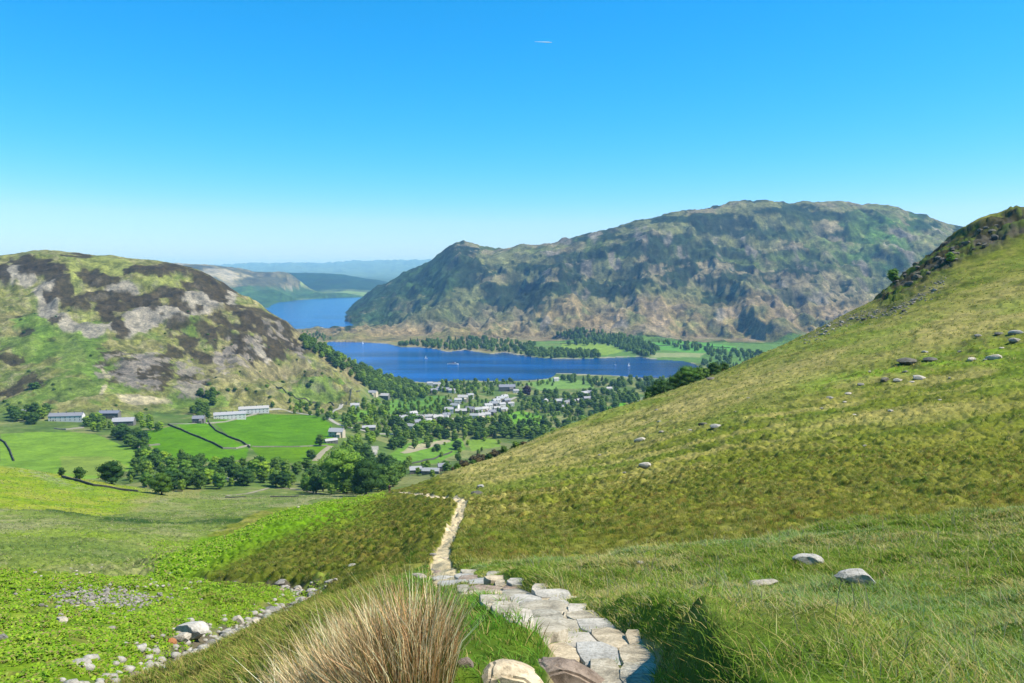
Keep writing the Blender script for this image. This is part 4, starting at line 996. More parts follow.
vl = {'cottage': ('white rendered house with a pale slate roof in the lakeside village', 'white houses of the village'),
      'cottage_stone': ('grey stone house with a slate roof in the lakeside village', 'stone houses of the village'),
      'cottage_cream': ('cream house with a pale roof in the lakeside village', 'cream houses of the village'),
      'barn': ('low long pale roofed building at the edge of the village', 'low long buildings of the village'), 'shed': ('low stone shed with a pale roof near the crest', None)}
for (px, py, k, yaw, sc) in vill:
    l, g = vl[k]
    place_house(k, px, py, yaw, l, g, sc)
place_house('hotel', 507, 391, 6, 'large lakeside hotel with grey roof and wings, left of the copper beech', None, 1.0, 0, 'hotel')
place_house('cottage', 556, 381, 20, 'white boathouse on the tip of the near shore promontory', None, 1.0, 0, 'boathouse')
# ---- dry stone walls
M_dry = noise_mat('dry_stone', alb(74, 76, 66), alb(118, 116, 100), 1.4, .95, .8, .1)
M_dryp = noise_mat('pale_dry_stone', alb(166, 160, 140), alb(200, 192, 170), 1.4, .95, .8, .1)
def draped(pxs, n_per, rmin=330, rmax=5000):
    W_ = []
    for p in pxs:
        q = hit(p[0], p[1], rmin, rmax)
        if q: W_.append(q)
    out = []
    for a, b in zip(W_[:-1], W_[1:]):
        L = math.hypot(b[0] - a[0], b[1] - a[1]); n = max(1, int(L / n_per))
        for i in range(n):
            t = i / n; out.append((a[0] + (b[0] - a[0]) * t, a[1] + (b[1] - a[1]) * t))
    out.append(W_[-1][:2]); return out
def wall_along(pxs, label, h=1.5, th=.7, mat=None, name='dry_stone_wall'):
    L = draped(pxs, 3.0)
    if len(L) < 2: return
    r = random.Random(len(pxs) + int(pxs[0][0])); V = []; F = []
    for i, (x, y) in enumerate(L):
        a = L[max(0, i - 1)]; b = L[min(len(L) - 1, i + 1)]; dx, dy = b[0] - a[0], b[1] - a[1]; k = math.hypot(dx, dy) + 1e-9; nx, ny = -dy / k * th / 2, dx / k * th / 2
        z = ground(x, y); hh = h * r.uniform(.8, 1.12)
        V += [(x - nx * 1.3, y - ny * 1.3, z - .5), (x + nx * 1.3, y + ny * 1.3, z - .5), (x + nx * .8, y + ny * .8, z + hh), (x - nx * .8, y - ny * .8, z + hh)]
        if i:
            o = 4 * (i - 1); p = 4 * i
            F += [(o, p, p + 3, o + 3), (o + 1, o + 2, p + 2, p + 1), (o + 2, o + 3, p + 3, p + 2), (o, o + 1, p + 1, p)]
    m = MB(); m.add(V, F + [(3, 2, 1, 0), (len(V) - 4, len(V) - 3, len(V) - 2, len(V) - 1)]); o = m.build(name, mat or M_dry); tag(o, label, 'stone wall'); return o
wall_along([(168,425),(185,432),(200,438),(212,443),(223,449)], 'dark field wall running diagonally from the road to the wall corner, left of two', 1.6, .8)
wall_along([(208,421),(211,426),(216,431),(228,437),(242,442),(250,448)], 'dark curved field wall dropping from the long white cottages', 1.6, .85)
wall_along([(0,440),(5,443),(10,451),(14,461)], 'dark wall curving down the field at the left edge', 1.6, .85)
wall_along([(223,449),(236,449),(250,446)], 'short pale wall joining the two dark field walls', 1.4, .9, M_dryp)
wall_along([(137,448),(148,446),(160,445)], 'short pale wall under the dark trees at the field corner', 1.4, .9, M_dryp)
wall_along([(54,429),(66,430),(84,428)], 'pale garden wall in front of the white terrace', 1.3, .9, M_dryp)
wall_along([(206,424),(226,422),(246,417),(262,412)], 'pale roadside wall along the top of the green field below the cottages', 1.3, .9, M_dryp)
wall_along([(252,447),(275,447),(300,447),(328,446)], 'low pale wall crossing the lower part of the green field', 1.0, .7, M_dryp)
wall_along([(276,387),(286,393),(295,398),(308,401),(320,403),(334,406)], 'dark wall under the olive field on the flank of the rocky hill', 1.5, 1.0)
wall_along([(360,391),(350,400),(341,405)], 'wall along the right edge of the olive field under the wood', 1.4, .9)
wall_along([(270,498),(278,499.5),(285,499.5),(292,501.5),(299,502)], 'dark wall end on the valley floor behind the bracken spur', .5, .6)
wall_along([(225,501),(231,499),(238,500.5),(246,499.5)], 'short dark ruined wall left of the spur on the valley floor', .45, .6)
wall_along([(62,477),(76,481),(94,486),(120,490),(138,492)], 'low dark wall at the foot of the sloping field', .9, .6)
wall_along([(380,424),(400,425),(406,430)], 'wall between the small meadows left of the village', 1.3, .9)
wall_along([(408,465),(424,461),(440,456),(452,452)], 'dark wall across the meadow before the village', 1.4, .9)
wall_along([(560,344),(590,342),(606,343)], 'far wall along the top of the shore meadow across the lake', 1.6, 1.5)
wall_along([(655,346),(690,345),(730,348)], 'far wall between the two green fields across the lake', 1.6, 1.5)
# ---- lanes and roads
M_road = noise_mat('pale_lane', alb(186, 180, 164), alb(208, 200, 182), .5, .95, .2, .02)
M_pathv = noise_mat('valley_track', alb(176, 164, 130), alb(196, 184, 150), .5, .95, .2, .02)
def ribbon(pxs, w, name, mat, lift=.12, step=3.0, rmin=330, label=None):
    L = draped(pxs, step, rmin); V = []; F = []
    for i, (x, y) in enumerate(L):
        a = L[max(0, i - 1)]; b = L[min(len(L) - 1, i + 1)]; dx, dy = b[0] - a[0], b[1] - a[1]; k = math.hypot(dx, dy) + 1e-9; nx, ny = -dy / k * w / 2, dx / k * w / 2
        for s in (-1, 0, 1): V.append((x + nx * s, y + ny * s, ground(x + nx * s, y + ny * s) + lift + (.06 if s == 0 else 0)))
        if i:
            o = 3 * (i - 1); p = 3 * i; F += [(o, o + 1, p + 1, p), (o + 1, o + 2, p + 2, p + 1)]
    m = MB(); m.add(V, F); o = m.build(name, mat); o['kind'] = 'structure'; return o
ribbon([(168,424),(186,424),(204,423),(226,421.5),(246,416.5),(262,411),(270,409.5),(285,410),(293,412.5),(312,415)], 4.5, 'road', M_road)
ribbon([(342,404),(340,408),(333,411),(328,415),(328,418),(334,422),(340,425),(348,427),(358,429),(368,432)], 5, 'road', M_road)
ribbon([(331,446),(324,451),(319,456),(315,461)], 5, 'track', M_pathv)
ribbon([(226,496),(240,494.5),(252,492.5),(262,490),(270,488),(289,488.5),(305,490.5),(322,494)], 2.6, 'track', M_pathv)
ribbon([(372,434),(392,434),(402,436)], 4.5, 'road', M_road)
ribbon([(402,453),(420,449),(436,444),(450,440)], 5, 'road', M_pathv)
ribbon([(452,419),(470,417),(484,415),(496,409),(506,402),(516,397)], 6, 'road', M_road)
# ---- boats on the lake
M_hull = noise_mat('white_boat_paint', alb(236, 238, 238, 1.5), alb(226, 230, 232, 1.5), 1, .4, 0, .01, spec=.5)
M_deck = noise_mat('boat_timber', alb(120, 84, 54), alb(146, 104, 70), 3, .6, 0, .01)
M_red = noise_mat('red_funnel_paint', alb(170, 40, 34), alb(180, 50, 40), 1, .5, 0, .01)
def hull(L, B, H, mat, name='hull'):
    m = MB(); st = 9; V = []; F = []
    for i in range(st):
        t = i / (st - 1); x = -L / 2 + L * t; b = B / 2 * (math.sin(PI * (.18 + .82 * (1 - t))) ** .55 if t > .3 else .96) if t < 1 else .02; s = .35 * H * abs(2 * t - 1) ** 2
        V += [(x, -b, H * .7 + s), (x, -b * .75, -.1), (x, 0, -H * .35), (x, b * .75, -.1), (x, b, H * .7 + s)]
        if i:
            o = 5 * (i - 1); p = 5 * i; F += [(o + k, o + k + 1, p + k + 1, p + k) for k in range(4)] + [(o + 4, o, p, p + 4)]
    m.add(V, F + [(0, 1, 2, 3, 4), tuple(5 * (st - 1) + k for k in (4, 3, 2, 1, 0))]); return m.mesh(name, mat, False)
def lake_pt(px, py):
    x, y = at_level(px, py); return (x, y, .02)
e = empty('lake_steamer', lake_pt(453, 364.5), R(8)); tag(e, 'long white passenger steamer on the lake off the village', 'boat')
link_mesh('hull', hull(27, 5.2, 1.9, M_hull), e)
m = MB(); m.box(-9, 8, -1.9, 1.9, 1.35, 3.3); m.build('cabin', M_hull, e)
m = MB(); m.box(-10, 9.5, -2.15, 2.15, 3.3, 3.42); m.build('upper_deck', M_deck, e)
m = MB(); m.box(4, 6.4, -1.1, 1.1, 3.42, 5.3); m.box(3.8, 6.6, -1.3, 1.3, 5.3, 5.4); m.build('wheelhouse', M_hull, e)
m = MB(); m.tube((0, 0, 3.42), (0, 0, 6.2), .6, .55, 12); m.build('funnel', M_red, e)
m = MB(); m.tube((9, 0, 1.5), (9, 0, 7.5), .08, .05, 6); m.build('mast', M_deck, e)
for k in range(7):
    for sy in (-1, 1):
        m = MB(); m.box(-8 + k * 2.2, -6.6 + k * 2.2, sy * 1.93 - .03, sy * 1.93 + .03, 2.0, 2.9); m.build('window', M_glass, e)
def yacht():
    e = empty('sailing_boat', (0, 0, 0)); link_mesh('hull', hull(7.5, 2.4, 1.1, M_hull), e)
    m = MB(); m.tube((.4, 0, .6), (.4, 0, 9.6), .07, .04, 6); m.tube((.4, 0, 1.5), (-2.8, 0, 1.4), .05, .05, 6); m.build('mast', M_deck, e)
    m = MB(); m.add([(.35, .02, 1.6), (-2.7, .02, 1.5), (-1.2, .25, 4.5), (.32, .02, 9.3), (.35, -.02, 1.6), (-2.7, -.02, 1.5), (-1.2, .21, 4.5), (.32, -.02, 9.3)], [(0, 1, 2, 3), (7, 6, 5, 4)]); m.build('sail', M_hull, e)
    m = MB(); m.box(-1.0, 2.0, -.7, .7, .7, 1.15); m.build('cabin', M_hull, e); return e
y0 = yacht(); y0.location = lake_pt(629, 366); y0.rotation_euler = (0, 0, .6); tag(y0, 'white sailing boat at the right end of the lower lake reach', 'sailing boat')
for (px, py, a, lab) in [(615, 365, 2.0, 'white sailing boat left of the one at the right end of the lake'), (426, 358.5, .3, 'tiny pale sailing boat in mid lake left of the steamer'), (363, 343.6, 1.0, 'white sailing boat close under the brown spit'), (440, 350.3, 2.5, 'white boat moored at the wooded point of the far shore')]:
    c_ = copy_tree(y0); c_.location = lake_pt(px, py); c_.rotation_euler = (0, 0, a); tag(c_, lab, 'sailing boat')
m = MB(); 
j0 = lake_pt(690, 377.2)
m.box(-20, 20, -1.2, 1.2, .3, .7)
for k in range(9): m.tube((-19 + k * 4.7, -1, -4), (-19 + k * 4.7, -1, .9), .16, .16, 6); m.tube((-19 + k * 4.7, 1, -4), (-19 + k * 4.7, 1, .9), .16, .16, 6)
j = m.build('jetty', M_dryp); j.location = lake_pt(648, 377.5); j.rotation_euler = (0, 0, .12); tag(j, 'long pale jetty on the near shore beside the dark shore wood', 'jetty')
# ------------------------------------------------------------------ stones
def stone_mat(name, c1, c2, c3, vary=.12, big=.08):
    m, nt, b = new_mat(name)
    tc = N(nt, 'ShaderNodeTexCoord'); oi = N(nt, 'ShaderNodeObjectInfo')
    add = N(nt, 'ShaderNodeVectorMath', operation='ADD'); nt.links.new(tc.outputs['Object'], add.inputs[0]); nt.links.new(oi.outputs['Random'], add.inputs[1])
    n = N(nt, 'ShaderNodeTexNoise', Scale=3.2, Detail=8.0, Roughness=.7); nt.links.new(add.outputs[0], n.inputs['Vector'])
    n2 = N(nt, 'ShaderNodeTexNoise', Scale=26.0, Detail=6.0, Roughness=.75); nt.links.new(add.outputs[0], n2.inputs['Vector'])
    c = ramp(nt, n.outputs[0], [(.30, tuple(map(float, c1))), (.52, tuple(map(float, c2))), (.72, tuple(map(float, c3)))])
    sp_ = ramp(nt, n2.outputs[0], [(.34, (.62, .60, .56)), (.5, (1, 1, 1)), (.72, (1.12, 1.12, 1.1))])
    tone = ramp(nt, oi.outputs['Random'], [(0, (1 - vary * 1.6, 1 - vary * 1.3, 1 - vary * .9)), (.5, (1, 1, 1)), (1, (1 + vary * 1.5, 1 + vary, 1 + vary * .3))])
    nt.links.new(mul_col(nt, mul_col(nt, c, sp_), tone), b.inputs['Base Color'])
    bp = N(nt, 'ShaderNodeBump', Strength=.7, Distance=.02); nt.links.new(n2.outputs[0], bp.inputs['Height'])
    bp2 = N(nt, 'ShaderNodeBump', Strength=.6, Distance=big); nt.links.new(n.outputs[0], bp2.inputs['Height']); nt.links.new(bp.outputs[0], bp2.inputs['Normal'])
    nt.links.new(bp2.outputs[0], b.inputs['Normal']); b.inputs['Roughness'].default_value = .85; b.inputs['Specular IOR Level'].default_value = .2
    return m
MS = dict(pale=stone_mat('pale_lichened_rock', alb(164, 156, 138, 1.2), alb(206, 196, 176, 1.25), alb(228, 220, 202, 1.3)),
          grey=stone_mat('grey_rock', alb(122, 116, 104, 1.2), alb(168, 160, 146, 1.3), alb(196, 188, 172, 1.3)),
          dark=stone_mat('dark_rock', alb(84, 80, 68, 1.3), alb(122, 116, 100, 1.3), alb(160, 152, 134, 1.3)),
          slab=stone_mat('path_slab_stone', alb(150, 138, 114, 1.2), alb(206, 190, 160, 1.4), alb(230, 214, 186, 1.5), .16, .02),
          bluegrey=stone_mat('blue_grey_slab_stone', alb(158, 152, 138, 1.35), alb(196, 188, 172, 1.5), alb(216, 208, 192, 1.5), .12, .02),
          pink=stone_mat('pinkish_rock', alb(140, 120, 102), alb(192, 170, 148, 1.15), alb(216, 198, 178, 1.2)),
          orange=stone_mat('orange_rock', alb(180, 112, 66), alb(214, 146, 92, 1.1), alb(222, 170, 120)))
def rock_mesh(seed, mat, sub=3, flat=.6, cut=6, name='boulder', rough=.14):
    r = np.random.default_rng(seed); V, F = ICO[sub]; V = V.copy()
    for k in range(cut + 6):                                   # knock flat faces off the lump
        n = r.normal(size=3); n /= np.linalg.norm(n); d = r.uniform(.55, .85); s = V @ n; m = s > d; V[m] -= np.outer(s[m] - d, n)
    s3 = V * 1.7
    dsp = fbm(s3[:, 0] + s3[:, 2] * .7 + seed, s3[:, 1] - s3[:, 2] * .6, 1.0, 4, seed)
    V *= (1 + rough * dsp)[:, None]; V[:, 2] *= flat
    me = np_mesh(name, V, F, mat, None, False); me.polygons.foreach_set('use_smooth', np.ones(len(F), bool)); 
    try: me.set_sharp_from_angle(angle=R(32))
    except Exception: pass
    return me
MS['white'] = stone_mat('whitish_rock', alb(164, 158, 142, 1.3), alb(212, 204, 188, 1.4), alb(232, 226, 212, 1.45), .05)
RM = {}
def rock(px, py, wpx, kind='grey', label=None, group=None, flat=.55, rmin=2, rmax=460, seed=None, sink=.38, name='boulder', cat='boulder', yaw=None, tilt=(0, 0), sy=None, loc=None):
    q = loc or hit(px, py, rmin, rmax)
    if q is None: return None
    rr = math.hypot(q[0], q[1]); w = wpx / FOC * rr / 2
    big = wpx > 24
    key = (kind, (seed if seed is not None else random.randrange(4)), big, round(flat, 2))
    if key not in RM: RM[key] = rock_mesh(key[1] * 7 + 3, MS[kind], 4 if big else 2, flat, name=name)
    o = link_mesh(name, RM[key]); o.scale = (w, w * (sy or random.uniform(.6, .9)), w)
    o.location = (q[0], q[1], q[2] + w * flat * (1 - 2 * sink) * .6); o.rotation_euler = (tilt[0] + random.uniform(-.1, .1), tilt[1] + random.uniform(-.1, .1), random.uniform(-.5, .5) if yaw is None else yaw)
    tag(o, label, cat, group); return o
G_H = 'small stones on the right hillside'
for (px, py, w, k, lab) in [
  (907,362,22,'dark','largest dark boulder high on the right hillside'), (930,360,14,'dark','flat dark rock right of the largest dark boulder on the hillside'),
  (972,361,12,'pale','flat pale rock left of the pale pair on the right hillside'), (994,359,15,'pale','brightest pale boulder near the right edge of the hillside'),
  (978,336,8,'grey','small grey rock left of the upper boulder group at the right edge'), (999,334,9,'dark','dark boulder in the upper group near the right edge'),
  (1016,334,13,'pale','pale boulder at the right edge, upper one of its group'), (1015,341,12,'grey','grey boulder at the right edge, lower one of its group'),
  (885,381,13,'dark','dark boulder with a pale stone at its right, mid hillside'), (898,381,11,'pale','pale stone touching the dark boulder mid hillside'),
  (920,379,15,'pale','long pale slab right of the dark boulder mid hillside'), (861,385,9,'grey','low grey stone left of the dark boulder mid hillside'),
  (849,394,9,'pale','pale stone between the low grey stone and the pair below it'), (831,399,11,'grey','grey boulder with a pale top at the lower end of the boulder line'),
  (703,425,10,'dark','dark stone low on the hillside, left one of a pair'), (716,427,14,'pale','pale flat stone low on the hillside, right one of a pair'),
  (640,441,13,'pale','pale flat stone on the straw coloured part of the hillside'), (645,466,14,'pale','pale stone in the tussocks above the meadow crest'),
  (481,487,9,'pale','pale rock on the bank above the bend of the path'), (477,494,14,'dark','dark rock under the bank at the bend of the path'),
  (711,379,11,'dark','dark leaning rock on the skyline edge of the hillside by the lake wood'), (352,566,11,'pale','pale rock half way up the tussocky spur')]:
    rock(px, py, w, k, lab, None, .5, 20)
for (px, py, w) in [(925,352,6),(912,382,6),(865,446,6),(822,409,6),(891,411,6),(855,415,6),(940,400,5),(657,410,5),(659,422,6),(662,432,7),(624,473,5),(748,398,4),(960,352,5),(1002,348,5),(985,360,4),(870,372,5),(845,402,5),(690,430,5),(735,412,4),(600,455,5),(905,372,5),(950,378,4)]:
    rock(px, py, w, random.choice(['pale', 'grey']), 'small pale stone lying in the grass of the right hillside', G_H, .45, 20, name='stone', cat='stone')
# rubble below the crag
for i in range(30):
    t = random.random(); px = 806 + 140 * t; py = np.interp(px, [800, 850, 900, 946], [342, 320, 309, 282]) + random.uniform(-4, 5)
    rock(px, py, random.uniform(2.5, 6), random.choice(['grey', 'dark', 'pale']), 'broken stone in the rubble band below the dark crag', 'rubble stones below the crag', .6, 60, name='stone', cat='stone')
# dark blocks of the crag itself
for i in range(34):
    t = random.random(); px = 892 + 112 * t; py = float(np.interp(px, [888, 905, 925, 948, 975, 1000], [291, 279, 266, 252, 240, 232])) + random.uniform(-9, 12)
    rock(px, py, random.uniform(4, 9), 'dark', 'dark rock jutting out of the crag on the right skyline', 'rocks of the dark crag', .7, 60, sink=.5)
# meadow
rock(808, 566, 34, 'white', 'whitish rock with a dark notch in the meadow, upper one of the two big ones', None, .42, 5, 40, 1, -.1, sy=.5, yaw=.35, tilt=(0, .15))
rock(857, 586, 46, 'white', 'largest white rock in the meadow, blocky and flat topped', None, .42, 5, 40, 2, -.05, sy=.5, yaw=-.05)
rock(762, 585, 34, 'pale', 'thin pale rock barely showing through the meadow grass', None, .22, 5, 40, 3, -.05, sy=.4, yaw=.1)
rock(641, 563, 9, 'pale', 'tiny pale stone in the grass between the path and the white rocks', None, .5, 5, 40, 0)
# across the beck
rock(192, 637, 34, 'white', 'big pale flat topped boulder beside the beck', None, .62, 14, 60, 1, .12, sy=.7, yaw=.1)
rock(238, 624, 15, 'pale', 'pale upright boulder on the bracken bank right of the big flat one', None, .8, 14, 60, 2, .15)
rock(173, 644, 11, 'orange', 'orange brown stone at the left foot of the big pale boulder', None, .8, 14, 60, 0, .1)
rock(212, 645, 18, 'grey', 'grey rock in the beck just right of the big pale boulder', None, .55, 14, 60, 3, .2)
rock(62, 622, 15, 'pale', 'pale rock on the bracken slope, left of the beck boulders', None, .6, 14, 60, 1)
rock(3, 640, 12, 'grey', 'grey rock at the left edge of the bracken slope', None, .8, 14, 60, 2)
rock(80, 664, 22, 'pale', 'low pale rock in the bracken near the bottom left', None, .35, 14, 60, 3, .3)
rock(112, 628, 8, 'grey', 'small grey rock in the middle of the bracken slope', None, .5, 14, 60, 0)
G_B = 'stones of the beck bed'
_rb = random.Random(21)
bx_, by_ = [p[0] for p in beck_w], [p[1] for p in beck_w]
n = 0
for i in range(900):
    if n >= 90: break
    Yb = _rb.uniform(19, 60); 
    seg = [p for p in beck_w[:8]]
    xb_ = float(np.interp(Yb, [p[1] for p in beck_w[:11]], [p[0] for p in beck_w[:11]]))
    x = xb_ + _rb.gauss(0, .75); y = Yb + _rb.uniform(-.3, .3); z = ground(x, y)
    px, py = project(np.float64(x), np.float64(y), np.float64(z))
    w = max(2.2, _rb.choice([.2, .28, .36, .5, .6, .8]) * 768 / Yb * 1.3)
    rock(0, 0, w, _rb.choice(['pale', 'grey', 'pale', 'pink', 'pale']), 'rounded grey or pale stone lying in the beck bed', G_B, _rb.choice([.5, .65]), name='stone', cat='stone', loc=(x, y, z), sink=.15); n += 1
# scree patch in the bracken and the outfall stones under the spur
for i in range(50):
    px = _rb.gauss(105, 28); py = 598 + (px - 100) * .08 + _rb.gauss(0, 6)
    if 30 < px < 172: rock(px, py, _rb.uniform(2.5, 7), _rb.choice(['pale', 'grey', 'pale']), 'small pale stone in the scree patch on the bracken hump', 'scree stones on the bracken hump', .5, 20, 60, name='stone', cat='stone')
for i in range(20):
    px = _rb.uniform(146, 200); py = 586 + _rb.gauss(0, 2.4)
    rock(px, py, _rb.uniform(3, 7), _rb.choice(['pale', 'grey']), 'pale stone in the dry gully at the foot of the spur', 'gully stones at the foot of the spur', .5, 30, 110, name='stone', cat='stone')
for i in range(8):
    px = _rb.uniform(20, 130); py = 571 + _rb.gauss(0, 3) - (px - 70) * .05
    rock(px, py, _rb.uniform(2, 5), 'pale', 'small pale stone on the slope beyond the bracken hump', 'stones beyond the bracken hump', .5, 50, 140, name='stone', cat='stone')
for i in range(10):
    px = _rb.uniform(276, 300); py = 505 + (px - 288) * .12 + _rb.gauss(0, 1.2)
    rock(px, py, _rb.uniform(2, 4), 'pale', 'pale stone in the small outcrop on the crest of the spur', 'outcrop stones on the spur crest', .5, 60, 230, name='stone', cat='stone')

# loose small stones nobody could count: bed of the beck, scree on the hump
gv, gf, gn = [], [], 0
iv1, if1 = ICO[1]
for i in range(2300):
    if i < 1500:
        y = 18 + 56 * _rb.random() ** 1.5; xb_ = float(np.interp(y, [p[1] for p in beck_w], [p[0] for p in beck_w])) if y < 60 else float(np.interp(y, [56, 62, 66, 72], [beck_w[8][0], beck_w[9][0], beck_w[10][0], beck_w[11][0]]))
        x = xb_ + _rb.gauss(0, .9); r_ = _rb.choice([.07, .10, .14, .20, .26]) * (1 if y < 50 else .7)
    elif i < 2050:
        q = hit(_rb.gauss(105, 34), 598 + _rb.gauss(0, 7), 20, 60)
        if q is None: continue
        x, y = q[0], q[1]; r_ = _rb.choice([.05, .07, .10, .14])
    else:
        px = _rb.uniform(800, 946); q = hit(px, np.interp(px, [800, 850, 900, 946], [342, 320, 309, 282]) + _rb.gauss(0, 4), 60, 460)
        if q is None: continue
        x, y = q[0], q[1]; r_ = _rb.choice([.2, .3, .45])
    v = iv1 * np.array([r_, r_ * _rb.uniform(.6, 1), r_ * .6]) * (1 + .25 * (np.random.default_rng(i).random((len(iv1), 1)) - .5)) + (x, y, ground(x, y) + r_ * .2)
    gv.append(v); gf.append(if1 + gn); gn += len(v)
    if i == 1499:
        o = mesh_obj('gravel', np.vstack(gv), np.vstack(gf), MS['pale'], False); tag(o, 'loose pale stones filling the bed of the beck', 'gravel', None, 'stuff'); gv, gf, gn = [], [], 0
o = mesh_obj('gravel', np.vstack(gv), np.vstack(gf), MS['grey'], False); tag(o, 'small loose stones of the scree on the bracken hump and below the crag', 'gravel', None, 'stuff')

# ------------------------------------------------------------------ the stepped path
def slab_mesh(seed, wx, wy, th, mat, name='flagstone'):
    r = random.Random(seed); n = 11; bm = bmesh.new(); ring = []
    for i in range(n):
        a = 2 * PI * i / n + r.uniform(-.16, .16); e = 5.5
        c_, s_ = math.cos(a), math.sin(a); k = (abs(c_) ** e + abs(s_) ** e) ** (-1 / e) * r.uniform(.92, 1.04)
        ring.append((wx * .5 * k * c_, wy * .5 * k * s_))
    prof = [(1.0, -th), (1.03, -th * .4), (1.01, -.010), (.975, 0.0), (.6, .003), (.28, .003)]
    rings = []
    for f, z in prof:
        rings.append([bm.verts.new((x * f, y * f, z + (r.uniform(-.004, .004) if z > -.03 else 0) + .006 * math.sin(x * 7 + seed) * (z > -.03))) for x, y in ring])
    for a, b in zip(rings[:-1], rings[1:]):
        for i in range(n): bm.faces.new((a[i], a[(i + 1) % n], b[(i + 1) % n], b[i]))
    bm.faces.new(rings[-1]); bm.faces.new(rings[0][::-1])
    me = bpy.data.meshes.new(name); bm.to_mesh(me); bm.free(); me.materials.append(mat)
    me.polygons.foreach_set('use_smooth', np.ones(len(me.polygons), bool))
    try: me.set_sharp_from_angle(angle=R(34))
    except Exception: pass
    return me
rs = random.Random(77)
edges_y = [571.5, 574.5, 578, 582, 587, 592.5, 599, 606, 614, 623, 634, 648, 667, 692]
eL = lambda y: np.interp(y, [572, 576, 582, 590, 600, 615, 630, 645, 660, 700], [432, 420, 432, 458, 478, 500, 518, 538, 548, 560])
eR = lambda y: np.interp(y, [572, 576, 582, 590, 600, 615, 630, 645, 660, 683, 700], [474, 500, 520, 550, 578, 600, 620, 648, 655, 662, 664])
k = 0
for i in range(len(edges_y) - 1):
    y0_, y1_ = edges_y[i], edges_y[i + 1]; ym = (y0_ + y1_) / 2; L_, R_ = float(eL(ym)), float(eR(ym)); nsl = [3, 4, 3, 4, 4, 3, 4, 3, 4, 3, 4, 3, 3][i]
    cuts = [L_] + sorted(L_ + (R_ - L_) * ((j + 1) / nsl + rs.uniform(-.13, .13)) for j in range(nsl - 1)) + [R_ + 3]
    for a, b in zip(cuts[:-1], cuts[1:]):
        pxm = (a + b) / 2; jy = rs.uniform(-.12, .12) * (y1_ - y0_)
        q = hit(pxm, ym + jy, 3, 22); qa = hit(pxm, y0_ + jy, 3, 24); qb = hit(pxm, y1_ + jy, 3, 22)
        if not (q and qa and qb): continue
        wx = (b - a) / FOC * q[1] * 1.10; wy = min(1.35, max(.32, math.hypot(qa[0] - qb[0], qa[1] - qb[1]) * 1.13))
        slope = math.atan2(qb[2] - qa[2], max(.2, qa[1] - qb[1]))
        kind = rs.choice(['slab', 'slab', 'slab', 'bluegrey', 'slab', 'bluegrey', 'pink' if rs.random() < .3 else 'slab'])
        o = link_mesh('flagstone', slab_mesh(k + 5, wx, wy, .14, MS[kind])); k += 1
        o.location = (q[0], (qa[1] + qb[1]) / 2, (qa[2] + qb[2]) / 2 + rs.uniform(.03, .055)); o.rotation_euler = (-slope * .88 + rs.uniform(-.03, .03), rs.uniform(-.035, .035), rs.uniform(-.12, .12))
        tag(o, {'slab': 'flat cream coloured slab set in the stepped footpath', 'bluegrey': 'flat pale grey slab set in the stepped footpath', 'pink': 'flat pinkish slab set in the stepped footpath'}[kind], 'flagstone',
            {'slab': 'cream slabs of the stepped footpath', 'bluegrey': 'pale grey slabs of the stepped footpath', 'pink': 'pinkish slabs of the stepped footpath'}[kind])
# wedge and boulder at the bottom of the picture
def wedge(name, prof, depth, mat, loc, rz, label, rough=.03, tilt=0):
    """a split rock: profile seen from the front, drawn back over its depth"""
    r = random.Random(len(label)); bm = bmesh.new(); cols = []
    for j in range(5):
        t = j / 4; y = -depth / 2 + depth * t; s = [1.0, 1.06, 1.02, .9, .6][j]; zz = [.86, 1.0, .98, .8, .45][j]
        cols.append([bm.verts.new((x * s + r.uniform(-rough, rough), y + r.uniform(-rough, rough), z * (zz if z > 0 else 1) + r.uniform(-rough, rough) * .5)) for x, z in prof])
    n = len(prof)
    for a, b in zip(cols[:-1], cols[1:]):
        for i in range(n): bm.faces.new((a[i], a[(i + 1) % n], b[(i + 1) % n], b[i]))
    bm.faces.new(cols[0][::-1]); bm.faces.new(cols[-1])
    bmesh.ops.recalc_face_normals(bm, faces=bm.faces)
    es = bm.edges[:]; bmesh.ops.subdivide_edges(bm, edges=es, cuts=1, use_grid_fill=True); bmesh.ops.bevel(bm, geom=[e for e in bm.edges if e.is_manifold and e.calc_face_angle(0) > .6], offset=.02, segments=2, affect='EDGES')
    for v in bm.verts:
        d = float(fbm(np.array([v.co.x * 3 + v.co.z * 2]), np.array([v.co.y * 3]), .6, 3, 9)[0]); v.co += v.normal * d * .02
    me = bpy.data.meshes.new(name); bm.to_mesh(me); bm.free(); me.materials.append(mat)
    me.polygons.foreach_set('use_smooth', np.ones(len(me.polygons), bool))
    try: me.set_sharp_from_angle(angle=R(30))
    except Exception: pass
    o = link_mesh(name, me); o.location = loc; o.rotation_euler = (tilt, 0, rz); tag(o, label, 'boulder'); return o
def at(px, py, Y, dz=0):
    q = P(px, py, Y); return (q[0], q[1], ground(q[0], q[1]) + dz)
wedge('boulder', [(-.20,-.15),(-.19,.03),(-.12,.10),(-.04,.115),(.10,.07),(.21,.01),(.22,-.15)], .32, MS['slab'], hit(508, 678, 3, 20), .05, 'pale wedge shaped rock left of the path at the bottom of the picture')
wedge('boulder', [(-.31,-.2),(-.28,.03),(-.16,.18),(-.02,.21),(.12,.17),(.28,.05),(.34,-.01),(.34,-.2)], .36, MS['pink'], hit(562, 682, 3, 20), .1, 'large pinkish boulder with a shadowed front on the path at the bottom', .03)
rock(466, 667, 24, 'pink', 'brownish rock touching the left end of the pale wedge shaped rock', None, .6, 3, 12, 2, .25)
